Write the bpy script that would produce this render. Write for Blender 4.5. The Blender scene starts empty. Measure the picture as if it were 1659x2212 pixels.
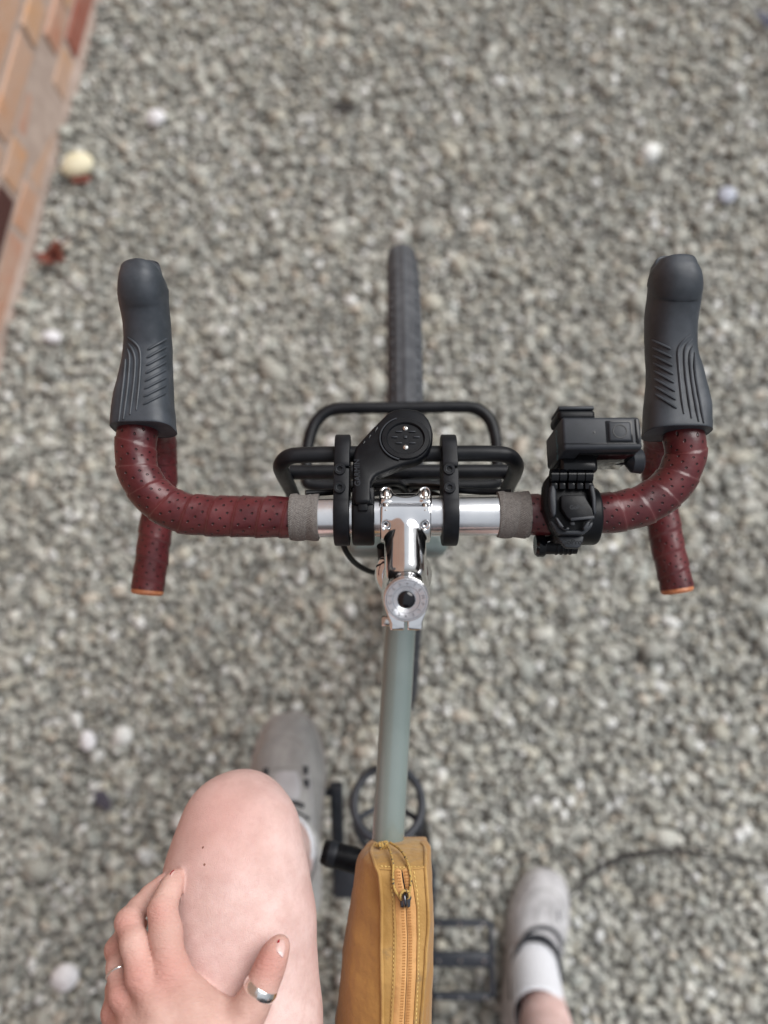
import bpy, bmesh, math, random
import numpy as np
from mathutils import Vector, Matrix
from mathutils.bvhtree import BVHTree

random.seed(7)
np.random.seed(7)
C = bpy.context.scene
COL = C.collection
PI = math.pi

# ------------------------------------------------------------------ camera
TILT = math.radians(12.0)
CAM = Vector((0.0, 0.305, 1.507))
F = 1662.0                       # focal length in units of a 1659 x 2212 picture
cam_d = bpy.data.cameras.new('camera')
cam_d.sensor_fit = 'HORIZONTAL'
cam_d.sensor_width = 36.0
cam_d.lens = 36.0 * F / 1659.0
cam_d.clip_start = 0.02
cam_d.clip_end = 500.0
cam_d.dof.use_dof = True
cam_d.dof.focus_distance = 0.60
cam_d.dof.aperture_fstop = 3.1
cam = bpy.data.objects.new('camera', cam_d)
cam.location = CAM
cam.rotation_euler = (TILT, 0.0, 0.0)
COL.objects.link(cam)
C.camera = cam

# ------------------------------------------------------------------ light
SUN_EL, SUN_AZ = 46.0, 48.0      # azimuth clockwise from +y
w = bpy.data.worlds.new('World')
C.world = w
w.use_nodes = True
nt = w.node_tree
bg = nt.nodes['Background']
sky = nt.nodes.new('ShaderNodeTexSky')
sky.sky_type = 'NISHITA'
sky.sun_disc = False
sky.sun_elevation = math.radians(SUN_EL)
sky.sun_rotation = math.radians(SUN_AZ)
sky.air_density = 1.0
sky.dust_density = 6.0
sky.ozone_density = 1.0
hs = nt.nodes.new('ShaderNodeHueSaturation')
hs.inputs['Saturation'].default_value = 0.30
nt.links.new(sky.outputs[0], hs.inputs['Color'])
# thin even cloud deck over the clear sky: three times brighter overhead than at the horizon
tcw = nt.nodes.new('ShaderNodeTexCoord')
spw = nt.nodes.new('ShaderNodeSeparateXYZ')
nt.links.new(tcw.outputs['Generated'], spw.inputs[0])
ramp = nt.nodes.new('ShaderNodeMapRange')
nt.links.new(spw.outputs[2], ramp.inputs['Value'])
ramp.inputs['From Min'].default_value = 0.0
ramp.inputs['From Max'].default_value = 1.0
ramp.inputs['To Min'].default_value = 3.0
ramp.inputs['To Max'].default_value = 9.0
cl_ = nt.nodes.new('ShaderNodeVectorMath')
cl_.operation = 'SCALE'
cl_.inputs[0].default_value = (0.93, 0.98, 1.06)
nt.links.new(ramp.outputs[0], cl_.inputs['Scale'])
mxw = nt.nodes.new('ShaderNodeMix')
mxw.data_type = 'RGBA'
mxw.inputs['Factor'].default_value = 0.72
nt.links.new(hs.outputs[0], mxw.inputs[6])
nt.links.new(cl_.outputs[0], mxw.inputs[7])
nt.links.new(mxw.outputs[2], bg.inputs['Color'])
bg.inputs['Strength'].default_value = 0.080
sun_d = bpy.data.lights.new('sun', 'SUN')
sun_d.energy = 2.7
sun_d.angle = math.radians(46.0)
sun_d.color = (1.0, 0.985, 0.965)
sun = bpy.data.objects.new('sun', sun_d)
az, el = math.radians(SUN_AZ), math.radians(SUN_EL)
sdir = Vector((math.sin(az) * math.cos(el), math.cos(az) * math.cos(el), math.sin(el)))
sun.rotation_euler = sdir.to_track_quat('Z', 'Y').to_euler()
sun.location = sdir * 10
COL.objects.link(sun)
C.view_settings.view_transform = 'Standard'
C.view_settings.look = 'None'
C.view_settings.gamma = 1.0
C.view_settings.use_curve_mapping = False
C.view_settings.exposure = 0.25

# ------------------------------------------------------------------ picture <-> place
RT = Vector((1, 0, 0))
UP = Vector((0, math.cos(TILT), math.sin(TILT)))
FW = Vector((0, math.sin(TILT), -math.cos(TILT)))


def ray(px, py):
    return RT * ((px - 829.5) / F) + UP * ((1106.0 - py) / F) + FW


def at(px, py, z):
    """the point at height z that is seen at picture position (px, py)"""
    d = ray(px, py)
    return CAM + d * ((z - CAM.z) / d.z)


def depth(p):
    return (Vector(p) - CAM).dot(FW)


def size(px, p):
    """length in metres of px picture units at point p"""
    return px * depth(p) / F


def xat(px, y, z):
    return (px - 829.5) / F * depth((0, y, z))


# ------------------------------------------------------------------ materials
def new_mat(name):
    m = bpy.data.materials.new(name)
    m.use_nodes = True
    return m, m.node_tree, m.node_tree.nodes['Principled BSDF']


class G:
    """tiny node-graph helper"""

    def __init__(self, nt):
        self.nt = nt

    def node(self, t, **kw):
        n = self.nt.nodes.new(t)
        for k, v in kw.items():
            setattr(n, k, v)
        return n

    def put(self, sock, v):
        if isinstance(v, bpy.types.NodeSocket):
            self.nt.links.new(v, sock)
        else:
            sock.default_value = v

    def m(self, op, a, b=0.0, c=0.0):
        n = self.node('ShaderNodeMath', operation=op)
        self.put(n.inputs[0], a)
        self.put(n.inputs[1], b)
        self.put(n.inputs[2], c)
        return n.outputs[0]

    def noise(self, vec, scale, detail=3.0, rough=0.55):
        n = self.node('ShaderNodeTexNoise')
        if vec is not None:
            self.put(n.inputs['Vector'], vec)
        n.inputs['Scale'].default_value = scale
        n.inputs['Detail'].default_value = detail
        n.inputs['Roughness'].default_value = rough
        return n.outputs['Fac']

    def step(self, v, lo, hi):
        n = self.node('ShaderNodeMapRange')
        n.interpolation_type = 'SMOOTHSTEP'
        self.put(n.inputs['Value'], v)
        n.inputs['From Min'].default_value = lo
        n.inputs['From Max'].default_value = hi
        return n.outputs['Result']

    def mix(self, fac, a, b):
        n = self.node('ShaderNodeMix', data_type='RGBA')
        self.put(n.inputs['Factor'], fac)
        self.put(n.inputs[6], a if isinstance(a, bpy.types.NodeSocket) else (*a, 1.0))
        self.put(n.inputs[7], b if isinstance(b, bpy.types.NodeSocket) else (*b, 1.0))
        return n.outputs[2]

    def bump(self, h, strength, dist, normal=None):
        n = self.node('ShaderNodeBump')
        n.inputs['Strength'].default_value = strength
        n.inputs['Distance'].default_value = dist
        self.put(n.inputs['Height'], h)
        if normal is not None:
            self.put(n.inputs['Normal'], normal)
        return n.outputs['Normal']


def mat(name, c1, c2=None, nscale=60.0, rough=0.5, rvar=0.0, metal=0.0, bump=0.0, bscale=600.0,
        spec=0.5, sheen=0.0, coat=0.0, lo=0.38, hi=0.66, aniso=0.0):
    m, t, b = new_mat(name)
    g = G(t)
    pos = g.node('ShaderNodeNewGeometry').outputs['Position']
    if c2 is None:
        c2 = tuple(min(1.0, x * 1.25) for x in c1)
    nz = g.noise(pos, nscale, 5.0)
    t.links.new(g.mix(g.step(nz, lo, hi), c1, c2), b.inputs['Base Color'])
    b.inputs['Metallic'].default_value = metal
    b.inputs['Specular IOR Level'].default_value = spec
    if rvar:
        n2 = g.noise(pos, nscale * 2.3, 4.0)
        t.links.new(g.m('MULTIPLY_ADD', n2, rvar * 2, rough - rvar), b.inputs['Roughness'])
    else:
        b.inputs['Roughness'].default_value = rough
    if sheen:
        b.inputs['Sheen Weight'].default_value = sheen
    if coat:
        b.inputs['Coat Weight'].default_value = coat
        b.inputs['Coat Roughness'].default_value = 0.12
    if aniso:
        b.inputs['Anisotropic'].default_value = aniso
    if bump:
        t.links.new(g.bump(g.noise(pos, bscale, 3.0), bump, 0.001), b.inputs['Normal'])
    return m


M = {}
M['rubber'] = mat('hood_rubber', (0.032, 0.039, 0.048), (0.046, 0.054, 0.066), 60, 0.48, 0.10, spec=0.4, bump=0.10, bscale=1500)
M['black'] = mat('black_anodised', (0.0045, 0.0055, 0.0075), (0.008, 0.009, 0.012), 120, 0.45, 0.08, bump=0.06, bscale=2500, spec=0.22)
M['black_paint'] = mat('black_powder_coat', (0.005, 0.006, 0.008), (0.010, 0.011, 0.014), 70, 0.42, 0.1, bump=0.10, bscale=1400, spec=0.28)
M['plastic'] = mat('black_plastic', (0.003, 0.0035, 0.005), (0.006, 0.007, 0.009), 90, 0.38, 0.08, bump=0.10, bscale=2600, spec=0.2)
M['gloss'] = mat('black_gloss_plastic', (0.003, 0.0035, 0.005), None, 90, 0.16, 0.04, spec=0.3)
M['grey_plastic'] = mat('dark_grey_plastic', (0.016, 0.020, 0.026), (0.022, 0.026, 0.034), 90, 0.45, 0.05, bump=0.08, bscale=3000, spec=0.35)
M['glass'] = mat('screen_glass', (0.004, 0.004, 0.005), None, 30, 0.05, 0.0, spec=0.12)
M['chrome'] = mat('polished_alloy', (0.78, 0.78, 0.79), (0.85, 0.85, 0.85), 40, 0.11, 0.04, metal=1.0)
M['alloy'] = mat('brushed_alloy', (0.78, 0.78, 0.79), (0.86, 0.86, 0.86), 50, 0.22, 0.05, metal=1.0, bump=0.04, bscale=900)
M['cap_alloy'] = mat('turned_alloy', (0.58, 0.58, 0.60), (0.66, 0.66, 0.68), 50, 0.24, 0.05, metal=1.0)
M['steel'] = mat('steel', (0.55, 0.54, 0.52), None, 100, 0.25, 0.05, metal=1.0)
M['engrave'] = mat('engraved_line', (0.10, 0.10, 0.11), None, 50, 0.5)
M['plug'] = mat('gloss_black_plug', (0.004, 0.004, 0.006), None, 50, 0.08, 0.0)
M['sage'] = mat('sage_paint', (0.168, 0.212, 0.203), (0.190, 0.236, 0.226), 18, 0.20, 0.06, coat=0.8)
M['tyre'] = mat('tyre_rubber', (0.048, 0.052, 0.060), (0.078, 0.083, 0.092), 60, 0.75, 0.05, bump=0.3, bscale=500)
M['orange'] = mat('copper_plug', (0.42, 0.15, 0.065), (0.52, 0.21, 0.10), 300, 0.4)
M['lace'] = mat('dark_lace', (0.02, 0.022, 0.028), None, 300, 0.85)
M['sole'] = mat('pale_sole', (0.34, 0.33, 0.32), None, 80, 0.7)
M['sock'] = mat('white_sock', (0.70, 0.71, 0.76), (0.78, 0.79, 0.83), 300, 0.95, bump=0.8, bscale=700, sheen=0.3)
M['shorts'] = mat('dark_cloth', (0.03, 0.032, 0.04), None, 200, 0.9, bump=0.5, bscale=800)
M['shirt'] = mat('grey_shirt', (0.10, 0.10, 0.11), None, 200, 0.9, bump=0.5, bscale=800)
M['silver'] = mat('silver_ring', (0.82, 0.82, 0.80), (0.88, 0.88, 0.86), 300, 0.16, 0.08, metal=1.0, bump=0.25, bscale=500)
M['nail'] = mat('nail', (0.62, 0.405, 0.37), (0.68, 0.46, 0.42), 300, 0.38, spec=0.4)
M['polish'] = mat('red_polish', (0.30, 0.008, 0.018), None, 300, 0.2)
M['mole'] = mat('mole', (0.20, 0.09, 0.065), None, 300, 0.6)
M['cord'] = mat('cord', (0.46, 0.30, 0.09), (0.05, 0.05, 0.05), 420, 0.9, lo=0.56, hi=0.60)
M['stitch'] = mat('stitch', (0.62, 0.45, 0.16), None, 300, 0.8)
M['zip_metal'] = mat('gunmetal', (0.10, 0.10, 0.11), None, 200, 0.22, 0.05, metal=1.0)
M['leaf_red'] = mat('dead_leaf_red', (0.10, 0.022, 0.014), (0.22, 0.06, 0.035), 60, 0.7)
M['leaf_dark'] = mat('dead_leaf_dark', (0.045, 0.042, 0.060), (0.07, 0.065, 0.085), 60, 0.7)
M['scrap_blue'] = mat('navy_scrap', (0.014, 0.017, 0.045), None, 60, 0.6)
M['stone_cream'] = mat('cream_stone', (0.68, 0.62, 0.43), (0.74, 0.69, 0.52), 60, 0.8, bump=0.3, bscale=300)
M['stone_white'] = mat('white_stone', (0.66, 0.66, 0.68), (0.78, 0.78, 0.80), 60, 0.8, bump=0.3, bscale=300)
M['stone_blue'] = mat('bluish_stone', (0.38, 0.40, 0.46), None, 60, 0.8, bump=0.3, bscale=300)
M['twig'] = mat('twig', (0.022, 0.020, 0.020), (0.05, 0.046, 0.042), 120, 0.9)
M['mortar'] = mat('lime_mortar', (0.42, 0.325, 0.275), (0.50, 0.395, 0.34), 30, 0.95, bump=0.8, bscale=260)
M['saddle'] = mat('saddle_leather', (0.02, 0.015, 0.012), None, 60, 0.4)


def tape_mat():
    m, t, b = new_mat('burgundy_leather_tape')
    g = G(t)
    uv = g.node('ShaderNodeUVMap').outputs['UV']
    sp = g.node('ShaderNodeSeparateXYZ')
    t.links.new(uv, sp.inputs[0])
    s, a = sp.outputs[0], sp.outputs[1]          # s: turns of the wrap, a: mm round the bar
    fx = g.m('MULTIPLY', g.m('FRACT', s), 19.0)
    dmin = None
    for xk, off in ((5.0, 0.0), (9.5, 4.2), (14.0, 8.4)):
        dx = g.m('SUBTRACT', fx, xk)
        yy = g.m('SUBTRACT', g.m('MULTIPLY', g.m('FRACT', g.m('DIVIDE', g.m('ADD', a, off + 400.0), 10.4)), 10.4), 5.2)
        d = g.m('SQRT', g.m('ADD', g.m('MULTIPLY', dx, dx), g.m('MULTIPLY', yy, yy)))
        dmin = d if dmin is None else g.m('MINIMUM', dmin, d)
    hole = g.m('SUBTRACT', 1.0, g.step(dmin, 0.55, 1.15))
    pos = g.node('ShaderNodeNewGeometry').outputs['Position']
    n1 = g.noise(pos, 45, 5)
    n2 = g.noise(pos, 260, 4)
    base = g.mix(g.step(n1, 0.35, 0.68), (0.064, 0.0095, 0.0125), (0.108, 0.0190, 0.0215))
    base = g.mix(g.m('MULTIPLY', g.step(n2, 0.60, 0.8), 0.25), base, (0.20, 0.07, 0.065))
    seam = g.step(g.m('ABSOLUTE', g.m('SUBTRACT', g.m('FRACT', g.m('ADD', s, 0.5)), 0.5)), 0.035, 0.008)
    seamf = g.m('SUBTRACT', 1.0, g.step(g.m('ABSOLUTE', g.m('SUBTRACT', g.m('FRACT', g.m('ADD', s, 0.5)), 0.5)), 0.006, 0.028))
    base = g.mix(g.m('MULTIPLY', seamf, g.m('MULTIPLY', n2, 0.55)), base, (0.16, 0.09, 0.085))
    base = g.mix(g.m('MULTIPLY', hole, 0.85), base, (0.012, 0.004, 0.005))
    t.links.new(base, b.inputs['Base Color'])
    t.links.new(g.m('MULTIPLY_ADD', n1, 0.24, 0.20), b.inputs['Roughness'])
    b.inputs['Specular IOR Level'].default_value = 0.5
    h = g.m('SUBTRACT', g.m('MULTIPLY', n2, 0.12), hole)
    nb = g.bump(h, 1.0, 0.0010)
    n3 = g.noise(pos, 60, 2)
    t.links.new(g.bump(n3, 0.35, 0.002, nb), b.inputs['Normal'])
    return m


def cloth_tape_mat():
    m, t, b = new_mat('grey_cloth_tape')
    g = G(t)
    uv = g.node('ShaderNodeUVMap').outputs['UV']
    sp = g.node('ShaderNodeSeparateXYZ')
    t.links.new(uv, sp.inputs[0])
    u, v = sp.outputs[0], sp.outputs[1]
    wv = g.m('MULTIPLY', g.m('SINE', g.m('MULTIPLY', u, 5.2)), g.m('SINE', g.m('MULTIPLY', v, 4.6)))
    pos = g.node('ShaderNodeNewGeometry').outputs['Position']
    n = g.noise(pos, 700, 4)
    f = g.m('ADD', g.m('MULTIPLY', wv, 0.3), n)
    t.links.new(g.mix(g.step(f, 0.2, 0.85), (0.10, 0.092, 0.085), (0.27, 0.25, 0.235)), b.inputs['Base Color'])
    b.inputs['Roughness'].default_value = 0.95
    t.links.new(g.bump(f, 0.9, 0.0008), b.inputs['Normal'])
    return m


def canvas_mat(name, c1, c2, c3, dirt=0.5):
    m, t, b = new_mat(name)
    g = G(t)
    pos = g.node('ShaderNodeNewGeometry').outputs['Position']
    n1 = g.noise(pos, 22, 6, 0.6)
    n2 = g.noise(pos, 60, 6, 0.65)
    base = g.mix(g.step(n1, 0.35, 0.68), c1, c2)
    base = g.mix(g.m('MULTIPLY', g.step(n2, 0.56, 0.76), dirt), base, c3)
    t.links.new(base, b.inputs['Base Color'])
    b.inputs['Roughness'].default_value = 0.72
    b.inputs['Sheen Weight'].default_value = 0.15
    n3 = g.noise(pos, 1500, 2)
    nb = g.bump(n3, 0.35, 0.0006)
    n4 = g.noise(pos, 30, 3)
    t.links.new(g.bump(g.m('ADD', n4, g.m('MULTIPLY', g.noise(pos, 75, 4), 0.35)), 0.7, 0.006, nb), b.inputs['Normal'])
    return m


def skin_mat():
    m, t, b = new_mat('skin')
    g = G(t)
    pos = g.node('ShaderNodeNewGeometry').outputs['Position']
    at1 = g.node('ShaderNodeAttribute', attribute_name='blush').outputs['Fac']
    at2 = g.node('ShaderNodeAttribute', attribute_name='tan').outputs['Fac']
    n1 = g.noise(pos, 38, 6, 0.65)
    n2 = g.noise(pos, 160, 5, 0.65)
    n5 = g.noise(pos, 11, 3, 0.5)
    leg = g.mix(g.step(n1, 0.30, 0.72), (0.61, 0.415, 0.378), (0.745, 0.552, 0.515))
    leg = g.mix(g.m('MULTIPLY', g.step(n5, 0.40, 0.70), 0.40), leg, (0.70, 0.465, 0.445))
    hand = g.mix(g.step(n1, 0.32, 0.70), (0.55, 0.340, 0.288), (0.65, 0.432, 0.372))
    c = g.mix(at2, leg, hand)
    c = g.mix(g.m('MULTIPLY', at1, g.m('MULTIPLY_ADD', n1, 0.9, 0.30)), c, (0.53, 0.22, 0.185))
    c = g.mix(g.m('MULTIPLY', g.step(n2, 0.46, 0.74), 0.26), c, (0.53, 0.29, 0.27))
    t.links.new(c, b.inputs['Base Color'])
    b.inputs['Roughness'].default_value = 0.56
    b.inputs['Specular IOR Level'].default_value = 0.28
    b.inputs['Subsurface Weight'].default_value = 0.12
    b.inputs['Subsurface Radius'].default_value = (1.0, 0.35, 0.2)
    b.inputs['Subsurface Scale'].default_value = 0.004
    n3 = g.noise(pos, 900, 3)
    vor = g.node('ShaderNodeTexVoronoi', feature='DISTANCE_TO_EDGE')
    t.links.new(pos, vor.inputs['Vector'])
    vor.inputs['Scale'].default_value = 620.0
    nb = g.bump(g.m('ADD', n3, g.step(vor.outputs['Distance'], 0.0, 0.12)), 0.34, 0.0006)
    mp = g.node('ShaderNodeMapping')
    mp.inputs['Scale'].default_value = (120, 480, 400)
    t.links.new(pos, mp.inputs['Vector'])
    n4 = g.noise(mp.outputs[0], 1.0, 3)
    t.links.new(g.bump(g.m('MULTIPLY', n4, g.m('ADD', g.m('MULTIPLY', at2, g.m('MULTIPLY_ADD', at1, 2.2, 0.55)), 0.18)), 0.40, 0.0016, nb), b.inputs['Normal'])
    return m


def brick_mat(name, lo, hi, smear):
    m, t, b = new_mat(name)
    g = G(t)
    pos = g.node('ShaderNodeNewGeometry').outputs['Position']
    rnd = g.node('ShaderNodeObjectInfo').outputs['Random']
    n1 = g.noise(pos, 14, 6, 0.6)
    f = g.m('ADD', g.m('MULTIPLY', rnd, 0.75), g.m('MULTIPLY', n1, 0.35))
    base = g.mix(g.step(f, 0.15, 0.9), lo, hi)
    n2 = g.noise(pos, 9, 6, 0.7)
    base = g.mix(g.m('MULTIPLY', g.step(n2, 0.30, 0.62), smear), base, (0.54, 0.375, 0.290))
    t.links.new(base, b.inputs['Base Color'])
    b.inputs['Roughness'].default_value = 0.9
    n3 = g.noise(pos, 120, 6, 0.7)
    t.links.new(g.bump(n3, 0.8, 0.004), b.inputs['Normal'])
    return m


def gravel_mat():
    m, t, b = new_mat('gravel_stone')
    g = G(t)
    pos = g.node('ShaderNodeNewGeometry').outputs['Position']
    col = g.node('ShaderNodeAttribute', attribute_name='tint').outputs['Color']
    n1 = g.noise(pos, 160, 5, 0.65)
    n2 = g.noise(pos, 3.0, 4, 0.6)
    c = g.mix(g.m('MULTIPLY', g.step(n1, 0.45, 0.75), 0.5), col, (0.10, 0.093, 0.08))
    c = g.mix(g.m('MULTIPLY', g.step(n2, 0.42, 0.72), 0.18), c, (0.14, 0.125, 0.10))
    t.links.new(c, b.inputs['Base Color'])
    b.inputs['Roughness'].default_value = 0.85
    t.links.new(g.bump(n1, 0.5, 0.003), b.inputs['Normal'])
    return m


def ground_mat():
    m, t, b = new_mat('gravel_bed')
    g = G(t)
    pos = g.node('ShaderNodeNewGeometry').outputs['Position']
    v = g.node('ShaderNodeTexVoronoi')
    t.links.new(pos, v.inputs['Vector'])
    v.inputs['Scale'].default_value = 55.0
    n1 = g.noise(pos, 20, 6)
    sep = g.node('ShaderNodeSeparateColor')
    t.links.new(v.outputs['Color'], sep.inputs[0])
    c = g.mix(sep.outputs[0], (0.22, 0.22, 0.205), (0.36, 0.36, 0.34))
    c = g.mix(g.step(v.outputs['Distance'], 0.3, 0.8), c, (0.10, 0.098, 0.088))
    c = g.mix(g.m('MULTIPLY', n1, 0.4), c, (0.12, 0.11, 0.09))
    t.links.new(c, b.inputs['Base Color'])
    b.inputs['Roughness'].default_value = 0.95
    t.links.new(g.bump(g.m('SUBTRACT', 1.0, v.outputs['Distance']), 0.8, 0.01), b.inputs['Normal'])
    return m


def shoe_mat(name, c1, c2):
    m, t, b = new_mat(name)
    g = G(t)
    pos = g.node('ShaderNodeNewGeometry').outputs['Position']
    n1 = g.noise(pos, 40, 6, 0.6)
    n2 = g.noise(pos, 900, 2)
    t.links.new(g.mix(g.step(n1, 0.35, 0.7), c1, c2), b.inputs['Base Color'])
    b.inputs['Roughness'].default_value = 0.9
    b.inputs['Sheen Weight'].default_value = 0.25
    t.links.new(g.bump(n2, 0.4, 0.0008), b.inputs['Normal'])
    return m


def turned_mat(c, ax):
    """lathe-turned disc: fine rings round the axis"""
    m, t, b = new_mat('turned_cap')
    g = G(t)
    pos = g.node('ShaderNodeNewGeometry').outputs['Position']
    d = g.node('ShaderNodeVectorMath', operation='SUBTRACT')
    t.links.new(pos, d.inputs[0])
    d.inputs[1].default_value = c
    x = g.node('ShaderNodeVectorMath', operation='CROSS_PRODUCT')
    t.links.new(d.outputs[0], x.inputs[0])
    x.inputs[1].default_value = ax
    ln = g.node('ShaderNodeVectorMath', operation='LENGTH')
    t.links.new(x.outputs[0], ln.inputs[0])
    r = ln.outputs['Value']
    h = g.m('ADD', g.m('SINE', g.m('MULTIPLY', r, 2 * PI / 0.00042)), g.m('SINE', g.m('MULTIPLY', r, 2 * PI / 0.00029)))
    t.links.new(g.bump(h, 0.35, 0.00006), b.inputs['Normal'])
    b.inputs['Base Color'].default_value = (0.70, 0.70, 0.72, 1)
    b.inputs['Metallic'].default_value = 1.0
    b.inputs['Roughness'].default_value = 0.16
    return m


M['tape'] = tape_mat()
M['cloth'] = cloth_tape_mat()
M['lunula'] = mat('nail_base', (0.70, 0.53, 0.52), None, 300, 0.3)
M['canvas'] = canvas_mat('mustard_waxed_canvas', (0.35, 0.195, 0.050), (0.45, 0.265, 0.082), (0.185, 0.120, 0.060), 0.75)
M['canvas_shaded'] = canvas_mat('mustard_canvas_shaded', (0.34, 0.168, 0.040), (0.40, 0.205, 0.052), (0.22, 0.105, 0.03), 0.35)  # same canvas for the side panels, their shading put into the colour
M['zip_tape'] = canvas_mat('orange_zip_tape', (0.52, 0.265, 0.090), (0.60, 0.33, 0.125), (0.40, 0.19, 0.06), 0.25)
M['skin'] = skin_mat()
M['brick'] = brick_mat('brick', (0.50, 0.205, 0.135), (0.60, 0.335, 0.170), 0.85)
M['brick_red'] = brick_mat('red_brick', (0.30, 0.085, 0.055), (0.34, 0.11, 0.07), 0.25)
M['brick_dark'] = brick_mat('dark_brick', (0.070, 0.022, 0.018), (0.085, 0.03, 0.024), 0.0)
M['gravel'] = gravel_mat()
M['ground'] = ground_mat()
M['shoe_left'] = shoe_mat('grey_suede', (0.285, 0.285, 0.28), (0.385, 0.385, 0.378))
M['shoe_right'] = shoe_mat('pale_knit', (0.38, 0.375, 0.385), (0.52, 0.515, 0.525))
M['tongue'] = shoe_mat('shoe_tongue', (0.42, 0.42, 0.44), (0.48, 0.48, 0.50))


# ------------------------------------------------------------------ mesh helpers
class MB:
    def __init__(self):
        self.v, self.f, self.mi, self.uv = [], [], [], None

    def add(self, vs, fs, mi=0):
        o = len(self.v)
        self.v.extend([tuple(p) for p in vs])
        self.f.extend([tuple(i + o for i in f) for f in fs])
        self.mi.extend([mi] * len(fs))
        return self

    def bvh(self):
        return BVHTree.FromPolygons(self.v, self.f)


WORLD = {}


def thing(name, label, cat, loc, group=None):
    o = bpy.data.objects.new(name, None)
    o.empty_display_size = 0.05
    o.location = loc
    COL.objects.link(o)
    WORLD[o] = Vector(loc)
    o['label'] = label
    o['category'] = cat
    if group:
        o['group'] = group
    return o


def tag(o, label, cat, group=None):
    o['label'] = label
    o['category'] = cat
    if group:
        o['group'] = group
    return o


def finish(me, angle=38.0):
    me.shade_smooth()
    me.set_sharp_from_angle(angle=math.radians(angle))


def obj(name, mb, mats, parent=None, angle=38.0, centre=True, label=None):
    """link one mesh object, origin at the middle of its vertices"""
    v = np.array(mb.v, dtype=float)
    c = (v.min(0) + v.max(0)) / 2 if centre else np.zeros(3)
    me = bpy.data.meshes.new(name)
    me.from_pydata((v - c).tolist(), [], mb.f)
    if not isinstance(mats, (list, tuple)):
        mats = [mats]
    for mm in mats:
        me.materials.append(M[mm] if isinstance(mm, str) else mm)
    if len(mats) > 1:
        me.polygons.foreach_set('material_index', mb.mi)
    if mb.uv is not None:
        lay = me.uv_layers.new(name='UVMap')
        lay.data.foreach_set('uv', np.array(mb.uv, dtype=np.float32).ravel())
    me.update()
    finish(me, angle)
    o = bpy.data.objects.new(name, me)
    COL.objects.link(o)
    wl = Vector(c.tolist())
    WORLD[o] = wl
    if parent is not None:
        o.parent = parent
        o.location = wl - WORLD[parent]
    else:
        o.location = wl
    if label:
        o['label'] = label
    return o


def frame_of(d):
    d = Vector(d).normalized()
    a = Vector((0, 0, 1)) if abs(d.z) < 0.9 else Vector((1, 0, 0))
    u = d.cross(a).normalized()
    return u, d.cross(u).normalized(), d


def spline(pts, n=12, closed=False):
    P = [Vector(p) for p in pts]
    out = []
    m = len(P)
    for i in range(m if closed else m - 1):
        p0 = P[(i - 1) % m] if closed or i > 0 else P[0] * 2 - P[1]
        p1, p2 = P[i % m], P[(i + 1) % m]
        p3 = P[(i + 2) % m] if closed or i + 2 < m else P[-1] * 2 - P[-2]
        for k in range(n):
            t = k / n
            out.append(0.5 * ((2 * p1) + (p2 - p0) * t + (2 * p0 - 5 * p1 + 4 * p2 - p3) * t * t
                              + (3 * p1 - p0 - 3 * p2 + p3) * t ** 3))
    if not closed:
        out.append(P[-1])
    return out


def resample(pts, step):
    P = [Vector(p) for p in pts]
    L = [0.0]
    for a, b in zip(P, P[1:]):
        L.append(L[-1] + (b - a).length)
    n = max(2, int(L[-1] / step))
    out, j = [], 0
    for k in range(n + 1):
        s = L[-1] * k / n
        while j < len(L) - 2 and L[j + 1] < s:
            j += 1
        t = (s - L[j]) / max(1e-9, L[j + 1] - L[j])
        out.append(P[j].lerp(P[j + 1], t))
    return out


def frames(pts):
    T = []
    n = len(pts)
    for i in range(n):
        T.append((pts[min(i + 1, n - 1)] - pts[max(i - 1, 0)]).normalized())
    u, v, _ = frame_of(T[0])
    out = []
    for i in range(n):
        u = (u - T[i] * u.dot(T[i])).normalized()
        out.append((T[i], u, T[i].cross(u)))
    return out


def tube(mb, pts, r, seg=12, closed=False, caps=True, mi=0, flat=1.0):
    pts = [Vector(p) for p in pts]
    n = len(pts)
    if closed:
        ext = pts + [pts[0], pts[1]]
        fr = frames(ext)[:n]
        fr[0] = frames([pts[-1]] + pts[:2])[1]
        # re-transport from frame 0
        u = fr[0][1]
        fr2 = []
        for i in range(n):
            T = (pts[(i + 1) % n] - pts[i - 1]).normalized()
            u = (u - T * u.dot(T)).normalized()
            fr2.append((T, u, T.cross(u)))
        fr = fr2
    else:
        fr = frames(pts)
    vs, fs = [], []
    for i, p in enumerate(pts):
        ri = r[i] if isinstance(r, (list, tuple)) else r
        for k in range(seg):
            a = 2 * PI * k / seg
            vs.append(p + fr[i][1] * (math.cos(a) * ri) + fr[i][2] * (math.sin(a) * ri * flat))
    m = n if closed else n - 1
    for i in range(m):
        j = (i + 1) % n
        for k in range(seg):
            k2 = (k + 1) % seg
            fs.append((i * seg + k, i * seg + k2, j * seg + k2, j * seg + k))
    if caps and not closed:
        fs.append(tuple(reversed(range(seg))))
        fs.append(tuple(range((n - 1) * seg, n * seg)))
    return mb.add(vs, fs, mi)


def rod(mb, a, b, r, seg=14, mi=0, r2=None):
    return tube(mb, [a, Vector(a).lerp(Vector(b), 0.5), b], [r, (r + (r2 or r)) / 2, r2 or r], seg, mi=mi)


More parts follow.
